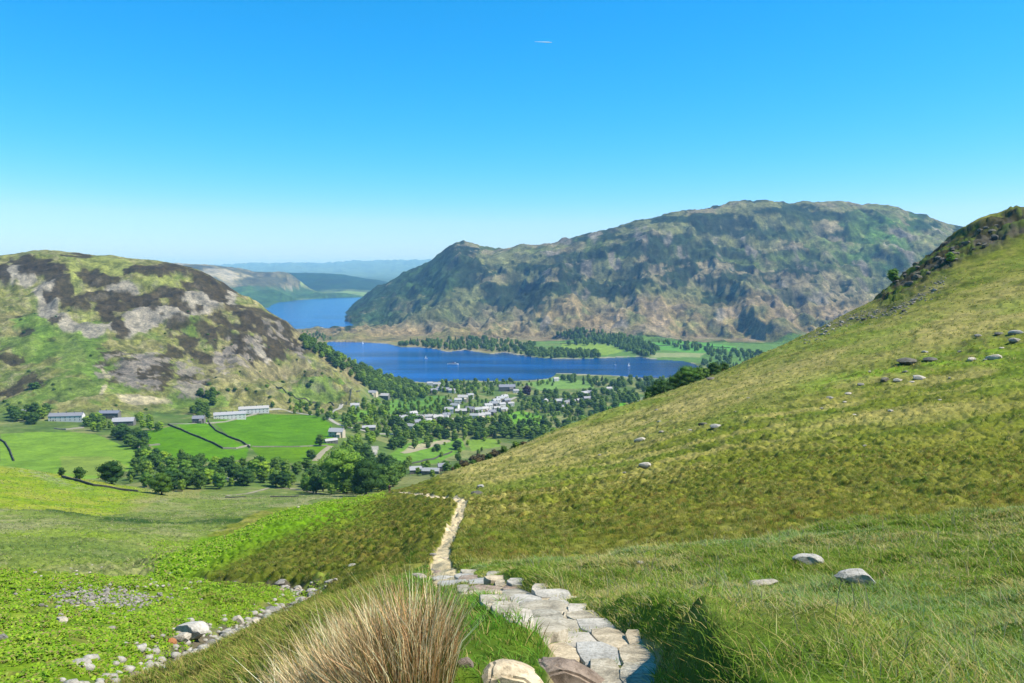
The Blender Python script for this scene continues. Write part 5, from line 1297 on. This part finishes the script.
for (px, py, w_, lab) in [(419,577,18,'flat pale stone lying in the grass left of the top of the slab path'), (437,579,10,'small pale stone between the grass and the top of the slab path'), (524,668,8,'small stone right of the wedge shaped rock')]:
    rock(px, py, w_, 'slab', lab, None, .3, 3, 30, None, .3)
# stones along the far path
for i in range(30):
    t = rs.random(); j = rs.randrange(len(path_w) - 6, len(path_w) - 1); a = path_w[j]; b = path_w[j + 1]
    x = a[0] + (b[0] - a[0]) * t + rs.choice([-1, 1]) * rs.uniform(.1, .6); y = a[1] + (b[1] - a[1]) * t
    rock(0, 0, max(2.0, rs.uniform(.15, .5) * 768 / y), rs.choice(['slab', 'slab', 'grey', 'pink']), 'small worn stone along the narrow part of the footpath', 'stones along the narrow footpath', .4, loc=(x, y, ground(x, y)), name='stone', cat='stone')
for i in range(26):
    j = rs.randrange(0, len(path_far_w) - 1); t = rs.random(); a = path_far_w[j]; b = path_far_w[j + 1]
    x = a[0] + (b[0] - a[0]) * t + rs.uniform(-.4, .4); y = a[1] + (b[1] - a[1]) * t + rs.uniform(-.3, .3)
    rock(0, 0, max(2.2, rs.uniform(.3, .9) * 768 / y), rs.choice(['slab', 'pale']), 'pale kerb stone where the footpath crosses the brow', 'stones where the footpath crosses the brow', .5, loc=(x, y, ground(x, y)), name='stone', cat='stone')

# ------------------------------------------------------------------ grass
M_grass = attr_mat('grass_blades', 'tint', .7, .2, .5)
M_fern = attr_mat('bracken_fronds', 'tint', .7, .15, .35)
M_rush = attr_mat('rush_stems', 'tint', .6, .25, .3)
def blades(x, y, z, h, w, lx, ly, col, tipcol=None, yaw=None):
    """one bent, tapering blade per point: five corners, three faces"""
    n = len(x); a = rng.uniform(0, PI, n) if yaw is None else yaw
    dx = np.cos(a) * w / 2; dy = np.sin(a) * w / 2
    b0 = np.stack([x - dx, y - dy, z], 1); b1 = np.stack([x + dx, y + dy, z], 1)
    mx_, my_, mz_ = x + lx * .35, y + ly * .35, z + h * .6
    c0 = np.stack([mx_ - dx * .75, my_ - dy * .75, mz_], 1); c1 = np.stack([mx_ + dx * .75, my_ + dy * .75, mz_], 1)
    t = np.stack([x + lx, y + ly, z + h], 1)
    V = np.stack([b0, b1, c0, c1, t], 1).reshape(-1, 3); i = np.arange(n) * 5
    F = np.vstack([np.stack([i, i + 1, i + 3], 1), np.stack([i, i + 3, i + 2], 1), np.stack([i + 2, i + 3, i + 4], 1)])
    tc = col if tipcol is None else tipcol
    Cc = np.stack([col, col, col * .5 + tc * .5, col * .5 + tc * .5, tc], 1).reshape(-1, 3)
    return V, F, Cc
def pal(n, items):
    """pick one of the colours by weight, slightly varied"""
    cs = np.array([c for c, _ in items]); p = np.array([w for _, w in items], float); p /= p.sum()
    k = rng.choice(len(cs), n, p=p); return cs[k] * rng.uniform(.78, 1.22, (n, 1)) * (1 + rng.uniform(-.06, .06, (n, 3)))
GB = 1.85
g1, g2, g3, st1, st2, dk1 = alb(116, 150, 44, GB), alb(148, 168, 60, GB), alb(88, 118, 36, GB), alb(204, 194, 128, GB), alb(184, 168, 100, GB), alb(92, 88, 42, GB)
parts = []
def scatter(n, r0, r1, th0, th1, pw=.8):
    r_ = r0 + (r1 - r0) * rng.random(n) ** pw; th = np.radians(rng.uniform(th0, th1, n)); return r_ * np.sin(th), r_ * np.cos(th), r_
def pathdist(x, y):
    d, t = seg_dist(x, y, path_w); hw_ = np.interp(t, [0, 1, 2, 4, 7, 10, 13, 30, 60, 90], [.30, .34, .42, .5, .58, .6, .52, .40, .5, .6]); return d / hw_
# the meadow and the bank right of the path
x, y, r_ = scatter(400000, 3.2, 30, -6, 45, .72)
cxp = np.interp(y, [p[1] for p in path_w], [p[0] for p in path_w]); pd = pathdist(x, y)
keep = (x > cxp) & (pd > .98); x, y, r_, pd = x[keep], y[keep], r_[keep], pd[keep]; n = len(x)
cl1 = fbm(x, y, .75, 2, 401); cl2 = fbm(x, y, 2.6, 3, 402)
h = (.035 + .07 * sstep(-.2, .6, cl1) + .045 * rng.random(n)) * np.where(pd < 1.5, .7, 1); w = .003 + .0007 * r_
lean = rng.normal(0, .9, (2, n)) * h; lean[0] -= h * (.2 + .3 * cl1)
col = pal(n, [(g1, 3), (g2, 3), (g3, 2.4), (st2, 1.4), (dk1, .5)]); sel = rng.random(n) < sstep(-.2, .4, cl2) * .6
col[sel] = pal(int(sel.sum()), [(st1, 2), (st2, 2), (alb(190, 196, 150), 1)])
bl = (rng.random(n) < sstep(.0, .6, fbm(x, y, 4, 2, 405)) * .5); col[bl] = pal(int(bl.sum()), [(alb(130, 164, 92, GB), 1), (alb(160, 178, 120, GB), 1)])
parts.append(blades(x, y, ground_arr(x, y) - .02, h, w, lean[0], lean[1], col, col * np.array([1.12, 1.05, 1.0])))
# long seed stalks
x, y, r_ = scatter(1500, 4, 28, 0, 37, .8); cxp = np.interp(y, [p[1] for p in path_w], [p[0] for p in path_w]); k_ = (x > cxp + .9); x, y, r_ = x[k_], y[k_], r_[k_]; n = len(x)
h = rng.uniform(.16, .34, n); parts.append(blades(x, y, ground_arr(x, y), h, .003 + .0006 * r_, rng.normal(-.08, .14, n), rng.normal(0, .14, n), pal(n, [(st1, 1), (alb(200, 190, 150), 1)])))
# left of the path, down the bank to the beck
x, y, r_ = scatter(160000, 3.0, 30, -44, 3, .72)
xbk = np.interp(y, [p[1] for p in beck_w[:8]], [p[0] for p in beck_w[:8]]); cxp = np.interp(y, [p[1] for p in path_w], [p[0] for p in path_w]); pd = pathdist(x, y)
keep = (x < cxp) & (x > xbk + 1.2) & (pd > 1.02); x, y, r_, pd, cxp = x[keep], y[keep], r_[keep], pd[keep], cxp[keep]; n = len(x)
cl1 = fbm(x, y, .8, 2, 411); nearp = sstep(1.6, .6, cxp - x - .5)
h = (.06 + .14 * sstep(-.3, .5, cl1) + .08 * rng.random(n)) * (1 - .45 * nearp); w = .0045 + .0009 * r_
lean = rng.normal(0, .7, (2, n)) * h; lean[0] -= h * .3
col = pal(n, [(g3, 2), (g2, 2), (st2, 2.2), (dk1, 1.2), (alb(130, 126, 54, GB), 2)])
sel = rng.random(n) < nearp * .85; col[sel] = pal(int(sel.sum()), [(alb(104, 156, 44, GB), 3), (alb(136, 178, 66, GB), 2), (g3, 2), (st2, .5)])
parts.append(blades(x, y, ground_arr(x, y) - .02, h, w, lean[0], lean[1], col, col * np.array([1.12, 1.05, 1.0])))
# short grass between and round the slabs
x, y, r_ = scatter(30000, 4.2, 16, -9, 12, .8); pd = pathdist(x, y); k_ = (pd < 1.1) & (fbm(x, y, .5, 2, 431) > .22); x, y, r_ = x[k_], y[k_], r_[k_]; n = len(x)
h = rng.uniform(.03, .075, n); parts.append(blades(x, y, ground_arr(x, y) - .01, h, .004 + .0008 * r_, rng.normal(0, .5, n) * h, rng.normal(0, .5, n) * h, pal(n, [(g1, 2), (g2, 2), (g3, 1), (st2, .8)])))
# tussocks: each a fan of wide blades, on the slopes further off
def tussocks(n, r0, r1, th0, th1, pw, nb, hh, ww, mask, cols, seed, thin=0.0):
    x, y, r_ = scatter(n, r0, r1, th0, th1, pw); k_ = mask(x, y, r_)
    if thin: k_ &= fbm(x, y, 1.2, 2, seed) > thin
    x, y, r_ = x[k_], y[k_], r_[k_]; n = len(x); cc = pal(n, cols)
    cc = cc * 1.75; ht = hh * rng.uniform(.6, 1.3, n); X_ = np.repeat(x, nb) + rng.normal(0, .10, n * nb) * np.repeat(ht / .35, nb); Y_ = np.repeat(y, nb) + rng.normal(0, .10, n * nb) * np.repeat(ht / .35, nb)
    H_ = np.repeat(ht, nb) * rng.uniform(.6, 1.15, n * nb); a = rng.uniform(0, 2 * PI, n * nb); L_ = H_ * rng.uniform(.3, 1.0, n * nb)
    C_ = np.repeat(cc, nb, 0) * rng.uniform(.8, 1.2, (n * nb, 1)); W_ = (ww * (1 + .012 * np.repeat(r_, nb)))
    return blades(X_, Y_, ground_arr(X_, Y_) - .04, H_, W_, np.cos(a) * L_ - H_ * .2, np.sin(a) * L_ - H_ * .25, C_, C_ * np.array([1.2, 1.12, 1.0]))
def offpath(x, y): return (pathdist(x, y) > 1.15) & (seg_dist(x, y, path_far_w)[0] > .8)
def _px(x, y): return project(x, y, ground_arr(x, y))
mR = lambda x, y, r_: offpath(x, y) & (x > np.interp(y, [p[1] for p in path_w], [p[0] for p in path_w]))
olive = [(alb(150, 152, 60), 3.4), (alb(108, 116, 42), 2.6), (alb(164, 156, 82), 2), (alb(140, 112, 62), .9), (alb(92, 128, 44), 1.5), (alb(190, 180, 110), 1.0)]
parts.append(tussocks(38000, 26, 95, -6, 43, .8, 10, .26, .016, mR, olive, 31, -.3))
parts.append(tussocks(24000, 90, 320, -4, 37, .75, 5, .42, .03, lambda x, y, r_: offpath(x, y), [(alb(128, 138, 54), 3), (alb(170, 164, 90), 3), (alb(196, 184, 112), 2), (alb(104, 124, 44), 2)], 33, .05))
def mS(x, y, r_):
    px, py = _px(x, y); return offpath(x, y) & (x < np.interp(y, [p[1] for p in path_w], [p[0] for p in path_w])) & (px > 175) & (py > np.interp(px, [150, 190, 230, 265, 300, 340, 380], [600, 590, 566, 545, 530, 506, 499])) & (seg_dist(x, y, beck_w)[0] > 1.5)
parts.append(tussocks(24000, 24, 150, -24, -1, .8, 9, .30, .020, mS, [(alb(126, 132, 50), 3.4), (alb(94, 106, 38), 2.2), (alb(150, 134, 72), 1.6), (alb(176, 166, 96), 1.0), (alb(92, 130, 40), 1.5)], 35, -.1))
def mM(x, y, r_):
    px, py = _px(x, y); xb_ = np.interp(y, [p[1] for p in beck_w[:11]], [p[0] for p in beck_w[:11]]); return (px < np.interp(py, [495, 510, 560, 590], [360, 255, 150, 120])) & (r_ > 52)
parts.append(tussocks(34000, 52, 380, -37, -10, .8, 4, .34, .03, mM, [(alb(140, 158, 84), 3), (alb(176, 174, 122), 2.4), (alb(104, 132, 60), 2), (alb(196, 190, 140), 1.2), (alb(150, 176, 60), 1)], 37, .06))
V = []; F = []; Cc = []; n = 0
for v, f, c_ in parts:
    V.append(v); F.append(f + n); Cc.append(c_); n += len(v)
o = mesh_obj('grass', np.vstack(V), np.vstack(F), M_grass, False, None, np.clip(np.vstack(Cc), 0, 1)); tag(o, 'green and straw coloured grass and tussocks on the slopes', 'grass', None, 'stuff')
print('GRASS faces', sum(len(f) for f in F))
# ---- bracken
def fronds(n, r0, r1, th0, th1, pw, mask, size, cols):
    x, y, r_ = scatter(n, r0, r1, th0, th1, pw); k_ = mask(x, y, r_); x, y, r_ = x[k_], y[k_], r_[k_]; n = len(x)
    a = rng.uniform(0, 2 * PI, n); L = size * rng.uniform(.6, 1.3, n); z = ground_arr(x, y)
    # a frond: arching triangular leaf, widest near the base
    ca, sa = np.cos(a), np.sin(a); px_, py_ = -sa, ca; hgt = L * rng.uniform(.35, .8, n)
    def pt(f, s, zf): return np.stack([x + ca * L * f + px_ * L * s, y + sa * L * f + py_ * L * s, z + hgt * zf], 1)
    pts_ = [pt(0, 0, 0), pt(.35, .30, .75), pt(.35, -.30, .75), pt(.5, 0, 1.0), pt(.75, .15, .85), pt(.75, -.15, .85), pt(1.05, 0, .6)]
    V = np.stack(pts_, 1).reshape(-1, 3); i = np.arange(n) * 7
    F = np.vstack([np.stack([i + a_, i + b_, i + c_], 1) for a_, b_, c_ in [(0, 3, 1), (0, 2, 3), (1, 3, 4), (2, 5, 3), (3, 6, 4), (3, 5, 6)]])
    return V, F, np.repeat(pal(n, cols), 7, 0)
bc = [(alb(140, 180, 36, 1.45), 3), (alb(164, 194, 54, 1.45), 2.4), (alb(108, 150, 34, 1.4), 1.8), (alb(180, 190, 84, 1.25), 1.2), (alb(180, 166, 104, 1.2), .9)]
def mB(x, y, r_):
    xb_ = np.interp(y, [p[1] for p in beck_w[:8]], [p[0] for p in beck_w[:8]]); px, py = _px(x, y)
    return (x < xb_ - 1.0) & (fbm(x, y, 1.6, 3, 77) > .02 - .4 * rng.random(len(x))) & ~((np.abs(px - 105) < 60) & (np.abs(py - 599) < 9) & (rng.random(len(x)) < .8))
p1 = fronds(180000, 18, 58, -41, -14, .85, mB, .145, bc)
def mC(x, y, r_):
    px, py = _px(x, y); c_ = np.interp(px, [150, 190, 230, 265, 300, 340, 380], [577, 556, 536, 518, 509, 500, 496]); return offpath(x, y) & (px + 16 * rng.random(len(x)) > 160 + fbm(x, y, 6, 2, 80) * 12) & (px < 385) & (py < c_ + np.interp(px, [150, 300, 380], [18, 11, 3]) + 9 * fbm(x, y, 5, 2, 81)) & (r_ > 60) & (fbm(x, y, 3, 3, 79) > -.3)
p2 = fronds(50000, 60, 165, -28, -9, .9, mC, .30, bc)
V = np.vstack([p1[0], p2[0]]); F = np.vstack([p1[1], p2[1] + len(p1[0])])
o = mesh_obj('bracken', V, F, M_fern, False, None, np.clip(np.vstack([p1[2], p2[2]]), 0, 1)); tag(o, 'bright green bracken covering the hump beyond the beck and the spur crest', 'bracken', None, 'stuff')
# ---- rush tufts
def rush(loc, rad, n, hmin, hmax, lean, cols, base, label, spread=.35):
    e = empty('rush_tuft', loc); tag(e, label, 'rush tuft')
    for nm, nn, cs, hs_, sd_ in (('dead_stems', n, cols, 1.0, spread), ('green_stems', int(n * .5), base, .72, spread * .7)):
        rr_ = rad * np.sqrt(rng.random(nn)); a = rng.uniform(0, 2 * PI, nn); x, y = rr_ * np.cos(a), rr_ * np.sin(a); h = hmin * .7 + (hmax - hmin * .7) * rng.random(nn) ** .8; h = h * hs_ * (1 - .25 * rr_ / rad)
        z = ground_arr(x + loc[0], y + loc[1]) - loc[2] - .03
        lx = h * (x / rad * sd_ + lean[0] + rng.normal(0, .17, nn)); ly = h * (y / rad * sd_ + lean[1] + rng.normal(0, .17, nn)); c_ = pal(nn, cs)
        v, f, cc = blades(x, y, z, h, rng.uniform(.004, .0085, nn), lx, ly, c_, c_ * np.array([1.08, 1.04, 1.0]))
        me = np_mesh(nm, v, f, M_rush, np.clip(cc, 0, 1)); link_mesh(nm, me, e)
    return e
tan_ = [(alb(212, 178, 128, 2.2), 3), (alb(188, 148, 100, 2.1), 2), (alb(232, 210, 162, 2.4), 3), (alb(124, 90, 64, 1.4), 1), (alb(144, 134, 70, 1.5), 1)]
pale_ = [(alb(230, 208, 162, 2.3), 3), (alb(210, 184, 134, 2.2), 3), (alb(238, 222, 186, 2.3), 2), (alb(160, 128, 92, 1.6), 1)]
gr_ = [(alb(100, 130, 48, 1.3), 2), (alb(76, 102, 38, 1.3), 2), (alb(130, 138, 62, 1.4), 1)]
rush(at(400, 700, 4.75), .35, 1800, .48, .90, (-.10, -.05), tan_, gr_, 'tall rust brown rush tuft with green base, right beside the path')
rush(at(352, 706, 4.85), .34, 1300, .44, .82, (-.22, -.05), tan_, gr_, 'middle rush tuft, tan stems leaning left between the brown and the straw ones', .3)
rush(at(304, 714, 4.95), .36, 1200, .42, .78, (-.30, -.05), pale_, gr_, 'pale straw rush tuft leaning left, just left of the tan one', .3)
rush(at(256, 718, 5.2), .34, 1000, .36, .68, (-.35, 0), pale_, gr_, 'leftmost and lowest straw coloured rush tuft at the bottom edge', .3)
rush(at(355, 640, 6.6), .22, 500, .30, .5, (-.2, 0), pale_, gr_, 'small straw tuft rising behind the large rush tufts', .3)

# ------------------------------------------------------------------ the walker
def skin_body(name, joints, bones, mat, sub=2):
    me = bpy.data.meshes.new(name); me.from_pydata([j[:3] for j in joints], bones, []); o = bpy.data.objects.new(name, me); COL.objects.link(o)
    md_ = o.modifiers.new('s', 'SKIN'); sv = me.skin_vertices[0].data
    for i, j in enumerate(joints): sv[i].radius = (j[3], j[3] * (j[4] if len(j) > 4 else 1)); sv[i].use_root = (i == 0)
    sb = o.modifiers.new('d', 'SUBSURF'); sb.levels = sub; sb.render_levels = sub
    dg = bpy.context.evaluated_depsgraph_get(); nm = bpy.data.meshes.new_from_object(o.evaluated_get(dg)); bpy.data.objects.remove(o)
    nm.materials.clear(); nm.materials.append(mat); nm.polygons.foreach_set('use_smooth', np.ones(len(nm.polygons), bool)); return nm
M_cloth = noise_mat('dark_jacket_cloth', alb(34, 34, 42), alb(48, 46, 54), 8, .9, .2, .01)
M_skin = noise_mat('skin', alb(196, 146, 116), alb(206, 156, 124), 8, .6, 0, .01)
M_short = noise_mat('shorts_cloth', alb(112, 84, 66), alb(126, 96, 76), 8, .9, .2, .01)
M_pack = noise_mat('rucksack_cloth', alb(64, 40, 36), alb(80, 50, 44), 8, .8, .2, .01)
_wx = P(389.5, 490, 142)[0]; q = (_wx, 142.0, ground(_wx, 142.0))
if q is None: q = (P(388, 496, 146)[0], 146, ground(P(388, 496, 146)[0], 146))
e = empty('person', (q[0], q[1], q[2] - .02), R(200)); tag(e, 'walker in dark jacket and shorts coming up the footpath at the grassy brow', 'person')
J = [(0,0,.94,.15,.75),(0,.01,1.15,.14,.75),(0,.0,1.38,.17,.6),(0,-.01,1.50,.06),(0,-.03,1.57,.07),(0,-.04,1.66,.10,1.1),(0,-.03,1.74,.075),
     (-.19,0,1.42,.06),(-.25,.05,1.16,.048),(-.22,-.14,.98,.036),(-.21,-.20,.93,.03),(.19,0,1.42,.06),(.26,.10,1.17,.048),(.27,.12,.93,.036),(.27,.10,.86,.03),
     (-.10,0,.88,.095),(-.11,-.16,.52,.062),(-.11,-.12,.12,.042),(-.11,-.24,.04,.035),(.10,0,.88,.095),(.11,.06,.50,.062),(.11,.26,.16,.042),(.11,.20,.05,.035)]
Bn = [(0,1),(1,2),(2,3),(3,4),(4,5),(5,6),(2,7),(7,8),(8,9),(9,10),(2,11),(11,12),(12,13),(13,14),(0,15),(15,16),(16,17),(17,18),(0,19),(19,20),(20,21),(21,22)]
link_mesh('body', skin_body('body', J, Bn, M_skin), e)
Jj = [(0,0,.98,.17,.8),(0,.01,1.16,.155,.8),(0,0,1.39,.185,.65),(0,-.01,1.47,.08),(-.19,0,1.43,.075),(-.25,.05,1.16,.06),(-.22,-.14,.99,.048),(.19,0,1.43,.075),(.26,.10,1.17,.06),(.27,.12,.95,.048)]
link_mesh('jacket', skin_body('jacket', Jj, [(0,1),(1,2),(2,3),(2,4),(4,5),(5,6),(2,7),(7,8),(8,9)], M_cloth), e)
link_mesh('shorts', skin_body('shorts', [(0,0,.96,.165,.8),(-.10,0,.86,.115),(-.11,-.12,.60,.09),(.10,0,.86,.115),(.11,.04,.58,.09)], [(0,1),(1,2),(0,3),(3,4)], M_short), e)
link_mesh('hair', skin_body('hair', [(0,-.02,1.73,.09),(0,.03,1.66,.085)], [(0,1)], M_cloth), e)
for s in (-1, 1):
    m = MB(); m.box(s*.11-.05, s*.11+.05, (-.30 if s < 0 else .10), (-.03 if s < 0 else .30), -.02, .09); m.build('boot', M_cloth, e)
o = link_mesh('rucksack', skin_body('rucksack', [(0,.20,1.05,.12),(0,.22,1.25,.14),(0,.20,1.42,.10)], [(0,1),(1,2)], M_pack)); o.location = e.location; o.rotation_euler = e.rotation_euler; tag(o, 'dark brown rucksack carried by the walker on the brow', 'rucksack')
# ---- vapour trail
m = MB(); c0 = P(543, 42, 21000); m.tube((-220, 0, 8), (110, 0, -6), 3, 12, 10); m.tube((110, 0, -6), (240, 0, -12), 12, 5, 10)
M_vap = noise_mat('vapour', (.8, .8, .8), (.8, .8, .8), 1, 1, 0, .01)
o = m.build('vapour_trail', M_vap); o.location = c0; tag(o, 'short thin white vapour trail high in the blue sky', 'vapour trail')
HAZE_TOP = float(Z.max()) + 30
print('ZMAX', HAZE_TOP)
EXPO = 0.72; SKY_SAT = 1.25; SKY_HUE = 0.5; HAZE_D = 6.5e-5; HAZE_COL = (.28, .60, 1.0, 1)
# ------------------------------------------------------------------ water
def lake_mat():
    m, nt, b = new_mat('lake_water')
    tc = N(nt, 'ShaderNodeNewGeometry')
    b.inputs['Base Color'].default_value = (.004, .03, .10, 1); b.inputs['Roughness'].default_value = .12; b.inputs['IOR'].default_value = 1.33
    b.inputs['Specular IOR Level'].default_value = .18
    mp = N(nt, 'ShaderNodeMapping'); mp.inputs['Scale'].default_value = (.25, .5, 1); nt.links.new(tc.outputs['Position'], mp.inputs[0])
    n = N(nt, 'ShaderNodeTexNoise', Scale=1.0, Detail=3.0, Roughness=.6); nt.links.new(mp.outputs[0], n.inputs['Vector'])
    bp = N(nt, 'ShaderNodeBump', Strength=1.0, Distance=LAKE_BUMP); nt.links.new(n.outputs[0], bp.inputs['Height']); nt.links.new(bp.outputs[0], b.inputs['Normal'])
    n2 = N(nt, 'ShaderNodeTexNoise', Scale=.006, Detail=5.0, Roughness=.6); mp2 = N(nt, 'ShaderNodeMapping'); mp2.inputs['Scale'].default_value = (.3, 1.6, 1)
    nt.links.new(tc.outputs['Position'], mp2.inputs[0]); nt.links.new(mp2.outputs[0], n2.inputs['Vector'])
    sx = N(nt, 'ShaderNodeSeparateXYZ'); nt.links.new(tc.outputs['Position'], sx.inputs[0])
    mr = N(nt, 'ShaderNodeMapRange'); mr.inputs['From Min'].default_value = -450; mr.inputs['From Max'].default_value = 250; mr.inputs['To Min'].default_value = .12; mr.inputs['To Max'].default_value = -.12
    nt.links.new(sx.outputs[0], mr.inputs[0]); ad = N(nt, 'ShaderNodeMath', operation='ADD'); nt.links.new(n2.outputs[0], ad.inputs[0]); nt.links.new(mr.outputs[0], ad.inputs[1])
    nt.links.new(ramp(nt, ad.outputs[0], [(.34, LAKE_A), (.64, LAKE_B)]), b.inputs['Base Color'])       # fell's dark reflection painted into the colour towards the right; wind lanes from noise
    return m
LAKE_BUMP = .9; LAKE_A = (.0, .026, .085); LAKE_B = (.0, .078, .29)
V = [(-4200, 1250, 0), (3000, 1250, 0), (3000, 7600, 0), (-4200, 7600, 0)]
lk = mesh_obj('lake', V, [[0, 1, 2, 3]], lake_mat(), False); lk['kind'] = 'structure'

# ------------------------------------------------------------------ light, sky, air, camera
SUN_EL, SUN_AZ = 52.0, 97.0                 # azimuth clockwise from the viewing direction (+Y)
sd = bpy.data.lights.new('sun', 'SUN'); sd.energy = 5.0; sd.angle = R(.5); sd.color = (1, .955, .88)
so = bpy.data.objects.new('sun', sd); COL.objects.link(so)
so.rotation_euler = (R(90 - SUN_EL), 0, R(180 - SUN_AZ) )
w = bpy.data.worlds.new('World'); scene.world = w; w.use_nodes = True
nt = w.node_tree; bg = nt.nodes['Background']
sk = nt.nodes.new('ShaderNodeTexSky'); sk.sky_type = 'NISHITA'; sk.sun_disc = False
sk.sun_elevation = R(SUN_EL); sk.sun_rotation = R(SUN_AZ); sk.altitude = 300; sk.air_density = 1.0; sk.dust_density = 0.3; sk.ozone_density = 2.2
hs = nt.nodes.new('ShaderNodeHueSaturation'); hs.inputs['Saturation'].default_value = SKY_SAT; hs.inputs['Hue'].default_value = SKY_HUE
nt.links.new(sk.outputs[0], hs.inputs['Color']); 
sep = nt.nodes.new('ShaderNodeSeparateColor'); cmb = nt.nodes.new('ShaderNodeCombineColor'); nt.links.new(hs.outputs[0], sep.inputs[0])
def _m(op, a, b):                            # deep, polarised blue of a clear noon sky
    n = nt.nodes.new('ShaderNodeMath'); n.operation = op
    nt.links.new(a, n.inputs[0])
    if isinstance(b, float): n.inputs[1].default_value = b
    else: nt.links.new(b, n.inputs[1])
    return n.outputs[0]
nt.links.new(_m('MINIMUM', _m('MULTIPLY', _m('POWER', sep.outputs[0], 2.0), .145), _m('MULTIPLY', sep.outputs[0], .66)), cmb.inputs[0])
nt.links.new(_m('MULTIPLY', _m('POWER', sep.outputs[1], .8), 1.28), cmb.inputs[1]); nt.links.new(_m('MULTIPLY', sep.outputs[2], 1.35), cmb.inputs[2])
nt.links.new(cmb.outputs[0], bg.inputs[0]); bg.inputs[1].default_value = .10

hz_me = bpy.data.meshes.new('haze'); bm = bmesh.new(); bmesh.ops.create_cube(bm, size=1.0)
for v in bm.verts:
    v.co.x *= 96000; v.co.y *= 96000; v.co.z = (HAZE_TOP if v.co.z > 0 else -6)
bm.to_mesh(hz_me); bm.free()
ho = bpy.data.objects.new('haze', hz_me); COL.objects.link(ho); ho['kind'] = 'stuff'
hm = bpy.data.materials.new('haze_air'); hm.use_nodes = True; nt = hm.node_tree; nt.nodes.clear()
out = nt.nodes.new('ShaderNodeOutputMaterial'); pv = nt.nodes.new('ShaderNodeVolumePrincipled')
pv.inputs['Color'].default_value = HAZE_COL; pv.inputs['Density'].default_value = HAZE_D; pv.inputs['Anisotropy'].default_value = 0.0; pv.inputs['Absorption Color'].default_value = (.56, .85, 1, 1)
nt.links.new(pv.outputs[0], out.inputs['Volume']); hz_me.materials.append(hm)

cd = bpy.data.cameras.new('camera'); cd.sensor_width = 36; cd.lens = 36 * FOC / 1024; cd.clip_start = .1; cd.clip_end = 120000
co = bpy.data.objects.new('camera', cd); COL.objects.link(co); co.location = (0, 0, CAM_Z); co.rotation_euler = (R(90) - PITCH, 0, 0)
scene.camera = co
scene.view_settings.view_transform = 'Standard'; scene.view_settings.look = 'None'; scene.view_settings.gamma = 1; scene.view_settings.use_curve_mapping = False
scene.view_settings.exposure = EXPO
c = scene.cycles
c.max_bounces = 4; c.diffuse_bounces = 2; c.glossy_bounces = 2; c.transmission_bounces = 2; c.volume_bounces = 0; c.transparent_max_bounces = 4
c.use_denoising = True; c.caustics_reflective = False; c.caustics_refractive = False
try: c.denoiser = 'OPENIMAGEDENOISE'
except Exception: pass
